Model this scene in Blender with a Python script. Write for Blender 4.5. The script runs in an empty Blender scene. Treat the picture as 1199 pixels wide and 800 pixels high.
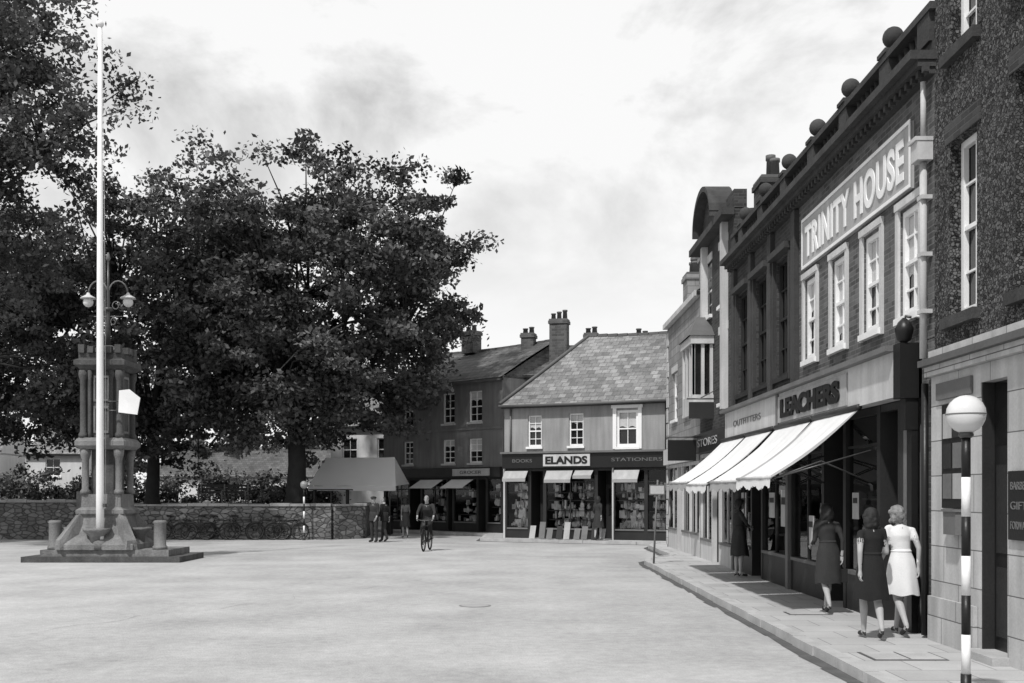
import bpy, bmesh, math, random
import numpy as np
from mathutils import Vector, Matrix, noise, kdtree
R=math.radians
rng=random.Random(7)
SC=bpy.context.scene
SC.view_settings.view_transform='Standard'; SC.view_settings.look='None'; SC.view_settings.exposure=0

# ------------------------------------------------------------ materials
MATS={}
def mat(name,c,rough=.85,var=.25,ns=1.5,bump=.25,fine=40,pattern=None,pw=.225,ph=.075,mort=.5,msz=.01,spec=.3,streak=0,metal=0,attr=False,transl=0,cv=.17,patch=0,bd=.02):
    if name in MATS: return MATS[name]
    m=bpy.data.materials.new(name); m.use_nodes=True; nt=m.node_tree; N=nt.nodes; L=nt.links
    b=N['Principled BSDF']; b.inputs['Roughness'].default_value=rough; b.inputs['Specular IOR Level'].default_value=spec
    b.inputs['Metallic'].default_value=metal
    def math_(op,a,b_=None):
        n=N.new('ShaderNodeMath'); n.operation=op
        for i,v in enumerate((a,b_)):
            if v is None: continue
            if isinstance(v,(int,float)): n.inputs[i].default_value=v
            else: L.new(v,n.inputs[i])
        return n.outputs[0]
    def nz(scale,vec,detail=5):
        n=N.new('ShaderNodeTexNoise'); n.inputs['Scale'].default_value=scale; n.inputs['Detail'].default_value=detail
        L.new(vec,n.inputs['Vector']); return n.outputs[0]
    if var>0:
        tc=N.new('ShaderNodeTexCoord'); O=tc.outputs['Object']
        n1=nz(ns,O); n2=nz(fine,O,3)
        v=math_('ADD',math_('MULTIPLY',math_('SUBTRACT',n1,.5),var*3.0),math_('MULTIPLY',math_('SUBTRACT',n2,.5),var*1.6))
        v=math_('ADD',v,1.0); h=n2
    else:
        n=N.new('ShaderNodeValue'); n.outputs[0].default_value=1; v=n.outputs[0]; h=v
    if streak:
        mp=N.new('ShaderNodeMapping'); mp.inputs['Scale'].default_value=(3,3,.35); L.new(O,mp.inputs[0])
        s=nz(1.6,mp.outputs[0],4); v=math_('MULTIPLY',v,math_('ADD',math_('MULTIPLY',math_('SUBTRACT',s,.5),streak*3),1.0))
    if patch:
        s=nz(.13,O,4); s2=nz(.75,O,9); s3=nz(7,O,6)
        s=math_('ADD',math_('MULTIPLY',math_('SUBTRACT',s,.5),patch*2.4),math_('MULTIPLY',math_('SUBTRACT',s2,.5),patch*2.6)); s=math_('ADD',s,math_('MULTIPLY',math_('SUBTRACT',s3,.5),patch*2.4)); v=math_('MULTIPLY',v,math_('ADD',s,1.0))
        mp=N.new('ShaderNodeMapping'); mp.inputs['Scale'].default_value=(.8,.12,1); mp.inputs['Rotation'].default_value=(0,0,.06); L.new(O,mp.inputs[0])
        s=nz(1.0,mp.outputs[0],7); v=math_('MULTIPLY',v,math_('ADD',math_('MULTIPLY',math_('SUBTRACT',s,.5),patch*1.3),1.0))
        vo=N.new('ShaderNodeTexVoronoi'); vo.inputs['Scale'].default_value=1.1; L.new(O,vo.inputs['Vector'])
        st=math_('MINIMUM',math_('ADD',math_('MULTIPLY',math_('ADD',vo.outputs[0],math_('MULTIPLY',s3,.25)),3.2),.35),1.0)
        v=math_('MULTIPLY',v,math_('ADD',math_('MULTIPLY',st,.28),.72))
    if pattern:
        sp=N.new('ShaderNodeSeparateXYZ'); L.new(O,sp.inputs[0]); cb=N.new('ShaderNodeCombineXYZ')
        if pattern in('brick','ashlar'):
            L.new(math_('ADD',sp.outputs[0],sp.outputs[1]),cb.inputs[0]); L.new(sp.outputs[2],cb.inputs[1])
        elif pattern=='slate':
            L.new(sp.outputs[0],cb.inputs[0]); L.new(math_('MULTIPLY',sp.outputs[2],1.3),cb.inputs[1])
        elif pattern=='slab':
            L.new(sp.outputs[1],cb.inputs[1]); L.new(sp.outputs[0],cb.inputs[0])
        if pattern in ('rubble','pebble'):
            vo=N.new('ShaderNodeTexVoronoi'); vo.feature='DISTANCE_TO_EDGE'; vo.inputs['Scale'].default_value=1
            mp=N.new('ShaderNodeMapping'); mp.inputs['Scale'].default_value=(1/pw,1/pw,1/ph); L.new(O,mp.inputs[0]); L.new(mp.outputs[0],vo.inputs['Vector'])
            vc=N.new('ShaderNodeTexVoronoi'); vc.inputs['Scale'].default_value=1; L.new(mp.outputs[0],vc.inputs['Vector'])
            edge=math_('MINIMUM',math_('MULTIPLY',vo.outputs[0],8),1.0)
            cs=N.new('ShaderNodeSeparateXYZ'); L.new(vc.outputs['Color'],cs.inputs[0])
            k=.7 if pattern=='rubble' else 1.5
            f=math_('MULTIPLY',math_('ADD',math_('MULTIPLY',edge,1-mort),mort),math_('ADD',math_('MULTIPLY',cs.outputs[0],k),1-k*.55))
            v=math_('MULTIPLY',v,f); h=math_('ADD',math_('ADD',edge,math_('MULTIPLY',n2,.3)),cs.outputs[1])
        else:
            br=N.new('ShaderNodeTexBrick'); L.new(cb.outputs[0],br.inputs[0])
            br.inputs['Color1'].default_value=(1-cv,)*3+(1,); br.inputs['Color2'].default_value=(1+cv,)*3+(1,)
            br.inputs['Mortar'].default_value=(mort,)*3+(1,)
            br.inputs['Scale'].default_value=1; br.inputs['Brick Width'].default_value=pw; br.inputs['Row Height'].default_value=ph
            br.inputs['Mortar Size'].default_value=msz; br.inputs['Mortar Smooth'].default_value=.3
            cs=N.new('ShaderNodeRGBToBW'); L.new(br.outputs['Color'],cs.inputs[0])
            v=math_('MULTIPLY',v,cs.outputs[0]); h=math_('ADD',math_('SUBTRACT',1.0,br.outputs['Fac']),math_('MULTIPLY',n2,.3))
    if attr:
        a=N.new('ShaderNodeAttribute'); a.attribute_name='shade'; v=math_('MULTIPLY',v,a.outputs['Fac'])
    v=math_('MAXIMUM',math_('MULTIPLY',v,c),0.004)
    cc=N.new('ShaderNodeCombineXYZ'); [L.new(v,cc.inputs[i]) for i in range(3)]
    L.new(cc.outputs[0],b.inputs['Base Color'])
    if bump:
        bp=N.new('ShaderNodeBump'); bp.inputs['Strength'].default_value=bump; bp.inputs['Distance'].default_value=bd
        L.new(h,bp.inputs['Height']); L.new(bp.outputs[0],b.inputs['Normal'])
    if transl:
        t=N.new('ShaderNodeBsdfTranslucent'); L.new(cc.outputs[0],t.inputs[0]); mx=N.new('ShaderNodeMixShader'); mx.inputs[0].default_value=transl
        L.new(b.outputs[0],mx.inputs[1]); L.new(t.outputs[0],mx.inputs[2]); L.new(mx.outputs[0],N['Material Output'].inputs[0])
    MATS[name]=m; return m
def shopglass():
    m=bpy.data.materials.new('shop_glass'); m.use_nodes=True; nt=m.node_tree; N=nt.nodes; N.remove(N['Principled BSDF'])
    t=N.new('ShaderNodeBsdfTransparent'); t.inputs[0].default_value=(.85,.85,.85,1)
    g=N.new('ShaderNodeBsdfGlossy'); g.inputs['Roughness'].default_value=.02
    f=N.new('ShaderNodeFresnel'); f.inputs[0].default_value=1.45
    x=N.new('ShaderNodeMixShader'); nt.links.new(f.outputs[0],x.inputs[0]); nt.links.new(t.outputs[0],x.inputs[1]); nt.links.new(g.outputs[0],x.inputs[2])
    nt.links.new(x.outputs[0],N['Material Output'].inputs[0]); return m
M_asph=mat('asphalt',.355,.9,.14,.5,.6,30,patch=.22)
M_ground=mat('earth_ground',.22,.95,.2,.3,.3,20)
M_grass=mat('grass',.08,.95,.4,.8,.6,30)
M_pave=mat('paving_slabs',.37,.85,.16,1.3,.3,40,pattern='slab',pw=.75,ph=.62,mort=.5,msz=.008,cv=.09)
M_kerb=mat('kerb_stone',.38,.8,.25,3,.3,50)
M_gutter=mat('gutter_dirt',.085,.9,.3,3,.3,50)
M_brick=mat('brick_mid',.09,.9,.26,.9,.8,50,pattern='brick',mort=1.6,streak=.2,cv=.4)
M_brickd=mat('brick_dark',.045,.9,.24,.9,.8,50,pattern='brick',mort=1.6,streak=.18,cv=.35)
M_brickf=mat('brick_far',.085,.9,.24,.9,.4,40,pattern='brick',pw=.3,ph=.12,mort=1.4,streak=.2,cv=.3)
M_rough=mat('roughcast',.088,.95,.3,1.0,1.0,30,pattern='pebble',pw=.04,ph=.036,mort=.35,streak=.16,bd=.03)
M_ashlar=mat('ashlar_stone',.40,.8,.18,1.2,.4,35,pattern='ashlar',pw=.85,ph=.42,mort=.32,msz=.008,streak=.28,cv=.07)
M_quoin=mat('house_stone',.22,.85,.24,.9,.4,40,pattern='ashlar',pw=.5,ph=.25,mort=.6,msz=.012,streak=.25)
M_rubble=mat('rubble_stone',.155,.95,.34,1.0,.9,25,pattern='rubble',pw=.3,ph=.15,mort=.3,streak=.15)
M_slate=mat('slate_roof',.18,.75,.45,.8,.5,12,pattern='slate',pw=.32,ph=.22,mort=.5,msz=.012,streak=.25,cv=.35)
M_slated=mat('slate_roof_dark',.09,.75,.38,.7,.5,14,pattern='slate',pw=.32,ph=.22,mort=.5,msz=.012,cv=.3)
M_render=mat('painted_render',.25,.85,.2,.8,.2,30,streak=.32)
M_renderd=mat('grey_render',.155,.85,.22,.8,.2,40,streak=.32)
M_renderw=mat('white_render',.58,.8,.10,.8,.2,50,streak=.12)
M_white=mat('white_paint',.74,.55,.08,2,.08,30,streak=.07)
M_cream=mat('cream_paint',.47,.6,.16,1.5,.1,30,streak=.24)
M_sign=mat('sign_board',.34,.7,.16,1.2,.1,30,streak=.2)
M_black=mat('black_paint',.012,.4,.2,3,.1,30)
M_dark=mat('dark_paint',.022,.5,.3,2,.15,30,streak=.1)
M_grey=mat('grey_paint',.13,.6,.22,2,.15,30)
M_trim=mat('dark_stone_trim',.045,.85,.38,2,.4,30,streak=.3)
M_glass=mat('window_glass',.013,.06,.5,1.3,.0,5,spec=.5)
M_curt=mat('net_curtain',.45,.9,.15,4,.1,30)
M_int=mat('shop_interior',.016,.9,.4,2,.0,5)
M_mon=mat('weathered_stone',.07,.9,.5,1.5,.8,22,streak=.35)
M_monl=mat('pale_weathered_stone',.16,.9,.45,1.7,.8,22,streak=.35)
M_cope=mat('coping_stone',.26,.9,.34,1.7,.5,25,streak=.1)
M_canvas=mat('canvas_awning',.62,.9,.1,2,.15,60)
M_canvasg=mat('canvas_stripe',.3,.9,.12,2,.15,60)
M_sheetw=mat('white_canvas_sheet',.9,.9,.02,2,.1,60,transl=.3)
M_lead=mat('lead_grey',.10,.6,.2,2,.2,20)
M_pot=mat('chimney_pot',.12,.8,.25,4,.2,20)
M_bark=mat('bark',.035,.95,.35,3,.9,25)
M_leaf=mat('leaves',.078,.55,0,.6,0,8,attr=True,transl=.2,spec=.35)
M_skin=mat('skin',.36,.6,.08,8,.05,60)
M_hairb=mat('hair_dark',.018,.5,.5,25,.6,90)
M_hairf=mat('hair_fair',.2,.5,.5,25,.6,90)
M_clb=mat('cloth_black',.014,.9,.3,6,.3,70)
M_cld=mat('cloth_dark',.03,.9,.3,6,.3,70)
M_clw=mat('cloth_white',.66,.9,.08,6,.2,70)
M_clg=mat('cloth_grey',.12,.9,.2,6,.3,70)
M_shoe=mat('shoe_leather',.025,.4,.2,6,.1,40)
M_metal=mat('dark_metal',.05,.35,.2,8,.05,40,spec=.5)
M_rubber=mat('rubber',.012,.8,.2,8,.05,40)
M_globe=mat('opal_globe',.6,.25,.1,3,0,10)
M_good=[mat('goods_%d'%i,c,.8,.3,6,.1,30) for i,c in enumerate((.8,.5,.3,.1,.05))]
G_shop=shopglass()

# ------------------------------------------------------------ builder
class B:
    def __init__(s,name,origin=(0,0,0),rot=0,M=None):
        s.name=name; s.M=M if M else Matrix.Translation(Vector(origin))@Matrix.Rotation(rot,4,'Z')
        s.p={}
    def poly(s,part,m,vs,fs,smooth=False):
        d=s.p.setdefault(part,{'v':[],'f':[],'mi':[],'m':[],'s':[]})
        if m not in d['m']: d['m'].append(m)
        k=d['m'].index(m); o=len(d['v'])
        d['v']+= [tuple(v) for v in vs]
        for f in fs: d['f'].append(tuple(i+o for i in f)); d['mi'].append(k); d['s'].append(smooth)
    def quad(s,part,m,a,b,c,d): s.poly(part,m,[a,b,c,d],[(0,1,2,3)])
    def box(s,part,m,x0,x1,y0,y1,z0,z1):
        if x1<x0:x0,x1=x1,x0
        if y1<y0:y0,y1=y1,y0
        v=[(x0,y0,z0),(x1,y0,z0),(x1,y1,z0),(x0,y1,z0),(x0,y0,z1),(x1,y0,z1),(x1,y1,z1),(x0,y1,z1)]
        s.poly(part,m,v,[(3,2,1,0),(4,5,6,7),(0,1,5,4),(1,2,6,5),(2,3,7,6),(3,0,4,7)])
    def tube(s,part,m,pts,rad,n=8,closed=False):
        v,f=tube_geo(pts,rad,n,closed); s.poly(part,m,v,f,True)
    def lathe(s,part,m,prof,cx=0,cy=0,n=16,smooth=True,rot=0):
        v=[];f=[]
        for r,z in prof:
            for i in range(n):
                a=2*math.pi*i/n+rot; v.append((cx+r*math.cos(a),cy+r*math.sin(a),z))
        for k in range(len(prof)-1):
            for i in range(n):
                j=(i+1)%n; f.append((k*n+i,k*n+j,(k+1)*n+j,(k+1)*n+i))
        f.append(tuple(range(n))[::-1]); f.append(tuple(range((len(prof)-1)*n,len(prof)*n)))
        s.poly(part,m,v,f,smooth)
    def ball(s,part,m,c,r,n=16,sz=1):
        prof=[(max(r*math.sin(math.pi*k/10),.001),c[2]-r*sz*math.cos(math.pi*k/10)) for k in range(11)]
        s.lathe(part,m,prof,c[0],c[1],n)
    def text(s,part,m,txt,u0,u1,z,h,v,ext=.01,off=0.0,bold=.02,spacing=1.0):
        cu=bpy.data.curves.new('t','FONT'); cu.body=txt; cu.align_x='LEFT'; cu.size=1; cu.extrude=ext; cu.offset=bold; cu.space_character=spacing
        o=bpy.data.objects.new('t',cu); SC.collection.objects.link(o)
        dg=bpy.context.evaluated_depsgraph_get(); me=bpy.data.meshes.new_from_object(o.evaluated_get(dg))
        co=np.array([x.co[:] for x in me.vertices]); mn=co.min(0); mx=co.max(0)
        sx=(u1-u0)/(mx[0]-mn[0]); sy=h/(mx[1]-mn[1])
        vs=[(u0+(c[0]-mn[0])*sx, v-c[2], z+(c[1]-mn[1])*sy) for c in co]
        s.poly(part,m,vs,[tuple(p.vertices) for p in me.polygons])
        bpy.data.objects.remove(o); bpy.data.curves.remove(cu)
    def finish(s):
        e=bpy.data.objects.new(s.name,None); e.empty_display_size=.3; SC.collection.objects.link(e); e.matrix_world=s.M
        for part,d in s.p.items():
            me=bpy.data.meshes.new(part); me.from_pydata(d['v'],[],d['f'])
            for m in d['m']: me.materials.append(m)
            me.polygons.foreach_set('material_index',d['mi']); me.polygons.foreach_set('use_smooth',d['s']); me.update()
            o=bpy.data.objects.new(part,me); SC.collection.objects.link(o); o.parent=e
        return e
def tube_geo(pts,rad,n=8,closed=False):
    P=[Vector(p) for p in pts]; K=len(P)
    if not hasattr(rad,'__len__'): rad=[rad]*K
    v=[];f=[]; up=None
    for i in range(K):
        a=P[(i-1)%K] if (closed or i>0) else P[i]; c=P[(i+1)%K] if (closed or i<K-1) else P[i]
        t=(c-a).normalized()
        if up is None:
            up=Vector((0,0,1)) if abs(t.z)<.9 else Vector((1,0,0))
        x=t.cross(up); 
        if x.length<1e-4: x=t.cross(Vector((.3,1,.2)))
        x.normalize(); up=x.cross(t).normalized()
        for k in range(n):
            q=2*math.pi*k/n; v.append(P[i]+(x*math.cos(q)+up*math.sin(q))*rad[i])
    for i in range(K if closed else K-1):
        for k in range(n):
            j=(k+1)%n; i2=(i+1)%K; f.append((i*n+k,i*n+j,i2*n+j,i2*n+k))
    if not closed: f.append(tuple(range(n))[::-1]); f.append(tuple(range((K-1)*n,K*n)))
    return v,f

# ------------------------------------------------------------ facade helpers
def facade(b,part,m,u0,u1,z0,z1,ops,v=0,dep=.16):
    us=sorted({u0,u1}|{o[0] for o in ops}|{o[1] for o in ops}); zs=sorted({z0,z1}|{o[2] for o in ops}|{o[3] for o in ops})
    us=[u for u in us if u0<=u<=u1]; zs=[z for z in zs if z0<=z<=z1]
    for i in range(len(us)-1):
        for j in range(len(zs)-1):
            uc=(us[i]+us[i+1])/2; zc=(zs[j]+zs[j+1])/2
            if any(o[0]<uc<o[1] and o[2]<zc<o[3] for o in ops): continue
            b.quad(part,m,(us[i],v,zs[j]),(us[i+1],v,zs[j]),(us[i+1],v,zs[j+1]),(us[i],v,zs[j+1]))
    for o in ops:
        a,c,d,e=o[:4]; w=v+dep
        b.quad(part,m,(a,v,d),(a,w,d),(a,w,e),(a,v,e)); b.quad(part,m,(c,w,d),(c,v,d),(c,v,e),(c,w,e))
        b.quad(part,m,(a,v,e),(a,w,e),(c,w,e),(c,v,e)); b.quad(part,m,(a,w,d),(a,v,d),(c,v,d),(c,w,d))
def sash(b,u0,u1,z0,z1,v=0,fm=None,cols=2,rows=4,dep=.12,fw=.055,sill=True,curt=0,sm=None,hood=None):
    fm=fm or M_white
    g=v+dep
    b.quad('windows',M_glass,(u0,g+.02,z0),(u1,g+.02,z0),(u1,g+.02,z1),(u0,g+.02,z1))
    if curt: 
        n=12; zb=z1-(z1-z0)*curt
        V=[];F=[]
        for i in range(n+1):
            u=u0+fw+(u1-u0-2*fw)*i/n; V+=[(u,g+.012+.004*(i%2),zb+.03*math.sin(i*.9)),(u,g+.012+.004*(i%2),z1-fw)]
        for i in range(n): F.append((2*i,2*i+2,2*i+3,2*i+1))
        b.poly('curtains',M_curt,V,F)
    b.box('window_frames',fm,u0,u0+fw,g-.05,g+.01,z0,z1); b.box('window_frames',fm,u1-fw,u1,g-.05,g+.01,z0,z1)
    b.box('window_frames',fm,u0+fw,u1-fw,g-.05,g+.01,z1-fw,z1); b.box('window_frames',fm,u0+fw,u1-fw,g-.05,g+.01,z0,z0+fw*1.3)
    zm=(z0+z1)/2; b.box('window_frames',fm,u0+fw,u1-fw,g-.045,g+.008,zm-.025,zm+.025)
    for i in range(1,cols):
        u=u0+(u1-u0)*i/cols; b.box('window_frames',fm,u-.013,u+.013,g-.03,g+.006,z0+fw,z1-fw)
    for j in range(1,rows):
        z=z0+(z1-z0)*j/rows
        if abs(z-zm)>.05: b.box('window_frames',fm,u0+fw,u1-fw,g-.028,g+.005,z-.013,z+.013)
    if sill: b.box('sills',sm or fm,u0-.06,u1+.06,v-.08,v+dep-.05,z0-.09,z0-.003)
    if hood: b.box('lintels',hood,u0-.1,u1+.1,v-.025,v-.002,z1+.003,z1+.2)
def shell(b,m,u0,u1,z1,D,v=0):
    b.quad('walls',m,(u0,v,0),(u0,v+D,0),(u0,v+D,z1),(u0,v,z1)); b.quad('walls',m,(u1,v,0),(u1,v+D,0),(u1,v+D,z1),(u1,v,z1))
    b.quad('walls',m,(u0,v+D,0),(u1,v+D,0),(u1,v+D,z1),(u0,v+D,z1))
def gable(b,m,wm,u0,u1,v0,v1,ze,zr,ov=.25,hipL=0,hipR=0):
    vm=(v0+v1)/2; s=(zr-ze)/(vm-v0); zo=ze-ov*s
    def slope(sv):
        nu=16; nv=6; V=[];F=[]
        for i in range(nu+1):
            for j in range(nv+1):
                tt=j/nv; ul=u0-.05+hipL*tt; ur=u1+.05-hipR*tt; u=ul+(ur-ul)*i/nu
                vv=(v0-ov)+(vm-v0+ov)*tt if sv>0 else (v1+ov)-(v1+ov-vm)*tt
                z=zo+(zr-zo)*tt+.06*noise.noise(Vector((u*.5,tt*2,zr)))*(1 if 0<tt<1 else .4)-.09*math.sin(math.pi*i/nu)*tt
                V.append((u,vv,z))
        for i in range(nu):
            for j in range(nv): F.append((i*(nv+1)+j,(i+1)*(nv+1)+j,(i+1)*(nv+1)+j+1,i*(nv+1)+j+1))
        b.poly('roof',m,V,F,True)
    slope(1); slope(-1)
    A=(u0-.05,v0-ov,zo);Bq=(u1+.05,v0-ov,zo);C=(u1+.05-hipR,vm,zr);D=(u0-.05+hipL,vm,zr);E=(u1+.05,v1+ov,zo);F_=(u0-.05,v1+ov,zo)
    b.box('eaves_soffit',M_dark,A[0],Bq[0],v0-ov,v0-.01,zo-.12,zo-.03)
    if hipL: b.poly('roof',m,[A,D,F_],[(0,1,2)])
    if hipR: b.poly('roof',m,[Bq,C,E],[(0,1,2)])
    k=D[0]; 
    while k<C[0]-.05:
        e=min(k+.44,C[0]); sg=-.09*math.sin(math.pi*(k-D[0])/(C[0]-D[0])); b.box('ridge_tiles',M_lead,k,e-.02,vm-.09,vm+.09,zr-.05+sg,zr+.06+sg); k+=.45
    if not hipL: b.poly('walls',wm,[(u0,v0,ze-.1),(u0,v1,ze-.1),(u0,vm,zr-.1)],[(0,1,2)])
    if not hipR: b.poly('walls',wm,[(u1,v0,ze-.1),(u1,v1,ze-.1),(u1,vm,zr-.1)],[(0,1,2)])
def chimney(b,m,x,y,w,d,z0,z1,n=2,ph=.5,along='x'):
    b.box('chimney_stack',m,x-w/2,x+w/2,y-d/2,y+d/2,z0,z1-.22)
    b.box('chimney_stack',m,x-w/2-.05,x+w/2+.05,y-d/2-.05,y+d/2+.05,z1-.22,z1-.08); b.box('chimney_stack',M_lead,x-w/2-.02,x+w/2+.02,y-d/2-.02,y+d/2+.02,z1-.08,z1)
    for i in range(n):
        t=(i+.5)/n-.5; px=x+(t*w if along=='x' else 0); py=y+(t*d if along!='x' else 0)
        r=min(.13,w/n*.42 if along=='x' else d/n*.42); hh=ph*(.8+.4*((i*7+int(x*10))%3)/2)
        b.lathe('chimney_pots',M_pot if (i+int(w*10))%2 else M_lead,[(r,z1),(r*.85,z1+hh*.8),(r*1.05,z1+hh*.82),(r*1.05,z1+hh),(r*.7,z1+hh)],px,py,12)
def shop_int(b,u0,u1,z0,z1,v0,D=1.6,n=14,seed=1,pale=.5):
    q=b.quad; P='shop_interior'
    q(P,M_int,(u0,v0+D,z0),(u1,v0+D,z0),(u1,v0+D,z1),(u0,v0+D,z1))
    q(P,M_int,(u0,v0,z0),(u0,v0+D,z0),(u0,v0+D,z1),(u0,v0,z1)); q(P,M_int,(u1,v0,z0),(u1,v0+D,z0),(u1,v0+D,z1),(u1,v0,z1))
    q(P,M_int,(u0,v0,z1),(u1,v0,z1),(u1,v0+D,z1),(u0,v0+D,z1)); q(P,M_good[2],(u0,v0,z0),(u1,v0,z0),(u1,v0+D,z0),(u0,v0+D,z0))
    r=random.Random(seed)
    for i in range(n):
        w=r.uniform(.05,.22); h=r.uniform(.08,.36); u=r.uniform(u0+.05,max(u0+.06,u1-w-.05)); vv=v0+.08+r.random()*.5; tier=r.choice([0,0,0,.35,.35,.7,.7,1.1,1.4])+r.uniform(0,.12)
        if z0+tier+h>z1-.1: continue
        m=M_good[min(4,int(abs(r.gauss(0,1.6/pale*.8))))]
        if r.random()<.45: b.box('goods',m,u,u+w,vv,vv+.1,z0+tier+.01,z0+tier+h)
        else: b.lathe('goods',m,[(w*.3,z0+tier+.01),(w*.5,z0+tier+h*.4),(w*.25,z0+tier+h*.8),(w*.3,z0+tier+h)],u+w/2,vv+.15,10)
    for z in (z0+.35,z0+.7,z0+1.1,z0+1.4):
        if z<z1-.3 and r.random()<.6: b.box('shelves',M_good[3],u0+.05,u1-.05,v0+.1,v0+.5,z-.03,z-.005)
def shopfront(b,u0,u1,z0=.12,z1=2.9,v=0,fm=None,bays=None,riser=.5,seed=1,pale=.5,trans=True,n=14):
    fm=fm or M_dark
    for k,(a,c,kind) in enumerate(bays):
        b.box('shopfront_frame',fm,a,a+.07,v-.02,v+.1,z0,z1); b.box('shopfront_frame',fm,c-.07,c,v-.02,v+.1,z0,z1)
        b.box('shopfront_frame',fm,a+.07,c-.07,v-.01,v+.09,z1-.1,z1)
        if kind=='w':
            b.box('stall_riser',fm,a+.07,c-.07,v-.01,v+.12,z0,z0+riser)
            b.box('shopfront_sill',M_grey,a+.07,c-.07,v-.05,v+.12,z0+riser+.002,z0+riser+.06)
            b.quad('shop_glass',G_shop,(a+.07,v+.04,z0+riser+.06),(c-.07,v+.04,z0+riser+.06),(c-.07,v+.04,z1-.1),(a+.07,v+.04,z1-.1))
            nb=max(1,round((c-a)/1.1))
            for i in range(1,nb):
                u=a+(c-a)*i/nb; b.box('shopfront_frame',fm,u-.02,u+.02,v+.01,v+.07,z0+riser+.06,z1-.1)
            if trans: b.box('shopfront_frame',fm,a+.07,c-.07,v+.012,v+.068,z1-.55,z1-.51)
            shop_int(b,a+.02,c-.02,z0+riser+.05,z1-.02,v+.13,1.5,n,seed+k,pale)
        else:
            w=v+.8
            b.quad('doorway',M_dark,(a+.07,v+.1,z0),(a+.07,w,z0),(a+.07,w,z1),(a+.07,v+.1,z1)); b.quad('doorway',M_dark,(c-.07,v+.1,z0),(c-.07,w,z0),(c-.07,w,z1),(c-.07,v+.1,z1))
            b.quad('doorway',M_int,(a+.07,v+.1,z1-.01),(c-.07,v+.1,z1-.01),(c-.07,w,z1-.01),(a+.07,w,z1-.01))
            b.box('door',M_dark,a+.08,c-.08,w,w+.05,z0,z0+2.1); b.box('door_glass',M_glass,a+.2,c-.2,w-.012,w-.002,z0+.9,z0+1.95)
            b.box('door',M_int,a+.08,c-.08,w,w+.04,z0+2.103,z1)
# ------------------------------------------------------------ ground
def sheet(name,m,pts,z,z0=None):
    me=bpy.data.meshes.new(name); n=len(pts)
    if z0 is None: me.from_pydata([(x,y,z) for x,y in pts],[],[tuple(range(n))])
    else:
        me.from_pydata([(x,y,z) for x,y in pts]+[(x,y,z0) for x,y in pts],[],[tuple(range(n))]+[(i,(i+1)%n,n+(i+1)%n,n+i) for i in range(n)])
    me.materials.append(m); o=bpy.data.objects.new(name,me); SC.collection.objects.link(o); return o
sheet('ground',M_ground,[(-900,-900),(900,-900),(900,900),(-900,900)],0)
sheet('road',M_asph,[(-45,-30),(30,-30),(30,75),(-45,75)],.004)
b=B('road_tar_seams')
M_tar=mat('tar_seam',.2,.8,.3,3,.2,30); M_patch=mat('asphalt_patch',.31,.9,.12,1.2,.4,38)
def wavy(x0,y0,x1,y1,w,z,m,seed,amp=.12):
    n=60; V=[];F=[]; d=Vector((x1-x0,y1-y0,0)); nn=Vector((-d.y,d.x,0)).normalized()
    for i in range(n+1):
        t=i/n; p=Vector((x0,y0,0))+d*t+nn*amp*noise.noise(Vector((t*9,seed,0)))
        ww=w*(.1+1.2*abs(noise.noise(Vector((t*17,seed,3)))))
        V+=[(*(p+nn*ww).xy,z),(*(p-nn*ww).xy,z)]
    for i in range(n): F.append((2*i,2*i+1,2*i+3,2*i+2))
    b.poly('tar_seams',m,V,F)
wavy(-20,33.5,3.0,33.0,.025,.0085,M_tar,4,.3); wavy(-7,14,-1.5,25,.014,.0085,M_tar,9,.8)
b.finish()
kl=[(3.5,-8),(3.5,29.2),(3.62,30.2),(3.95,30.9),(4.35,31.4),(4.6,32.2),(4.62,37.5),(4.9,38.9),(5.2,39.95),(-.8,43.0),(-1.25,43.5),(-1.15,48.3),(-6.4,53.3),(-12,57.5)]
sheet('pavement',M_pave,kl+[(-12,70),(26,70),(26,-8)],.115,0)
kb=B('kerb')
def walkline(pts,step,fn):
    for (x0,y0),(x1,y1) in zip(pts[:-1],pts[1:]):
        L=math.hypot(x1-x0,y1-y0); n=max(1,round(L/step))
        for i in range(n): fn(x0+(x1-x0)*i/n,y0+(y1-y0)*i/n,x0+(x1-x0)*(i+1)/n,y0+(y1-y0)*(i+1)/n)
def kst(x0,y0,x1,y1):
    d=Vector((x1-x0,y1-y0,0)); L=d.length; d/=L; nrm=Vector((-d.y,d.x,0)); g=.006
    j=rng.uniform(-.012,.012)
    a=Vector((x0,y0,0))+d*g+nrm*j; c=Vector((x1,y1,0))-d*g+nrm*(j+rng.uniform(-.006,.006)); w=.15; h=.122+rng.uniform(-.004,.006)
    q=[a+nrm*.012,c+nrm*.012,c-nrm*w,a-nrm*w]
    vs=[(p.x,p.y,.004) for p in q]+[(p.x,p.y,h) for p in q]
    kb.poly('kerb_stones',M_kerb,vs,[(4,5,6,7),(0,1,5,4),(1,2,6,5),(2,3,7,6),(3,0,4,7)])
    q=[a+nrm*.014-d*g,c+nrm*.014+d*g,c+nrm*(.16+rng.uniform(-.05,.05)),a+nrm*.16]
    kb.poly('gutter',M_gutter,[(p.x,p.y,.0095) for p in q],[(0,1,2,3)])
walkline(kl,.9,kst); kb.finish()
b=B('manhole_cover',(-.62,18.6,0)); r=.27; b.lathe('cover',M_tar,[(r,.006),(r,.010),(r-.03,.011)],0,0,24,False); b.lathe('plate',M_patch,[(r-.04,.011),(r-.04,.014),(.01,.015)],0,0,24,False); b.finish()
b=B('pavement_access_cover',(4.25,12.1,0)); b.box('frame',M_gutter,-.4,.4,-.3,.3,.116,.121); b.box('plate',M_kerb,-.37,.37,-.27,.27,.122,.126); b.box('rib',M_gutter,-.01,.01,-.26,.26,.127,.129); b.finish()
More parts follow.
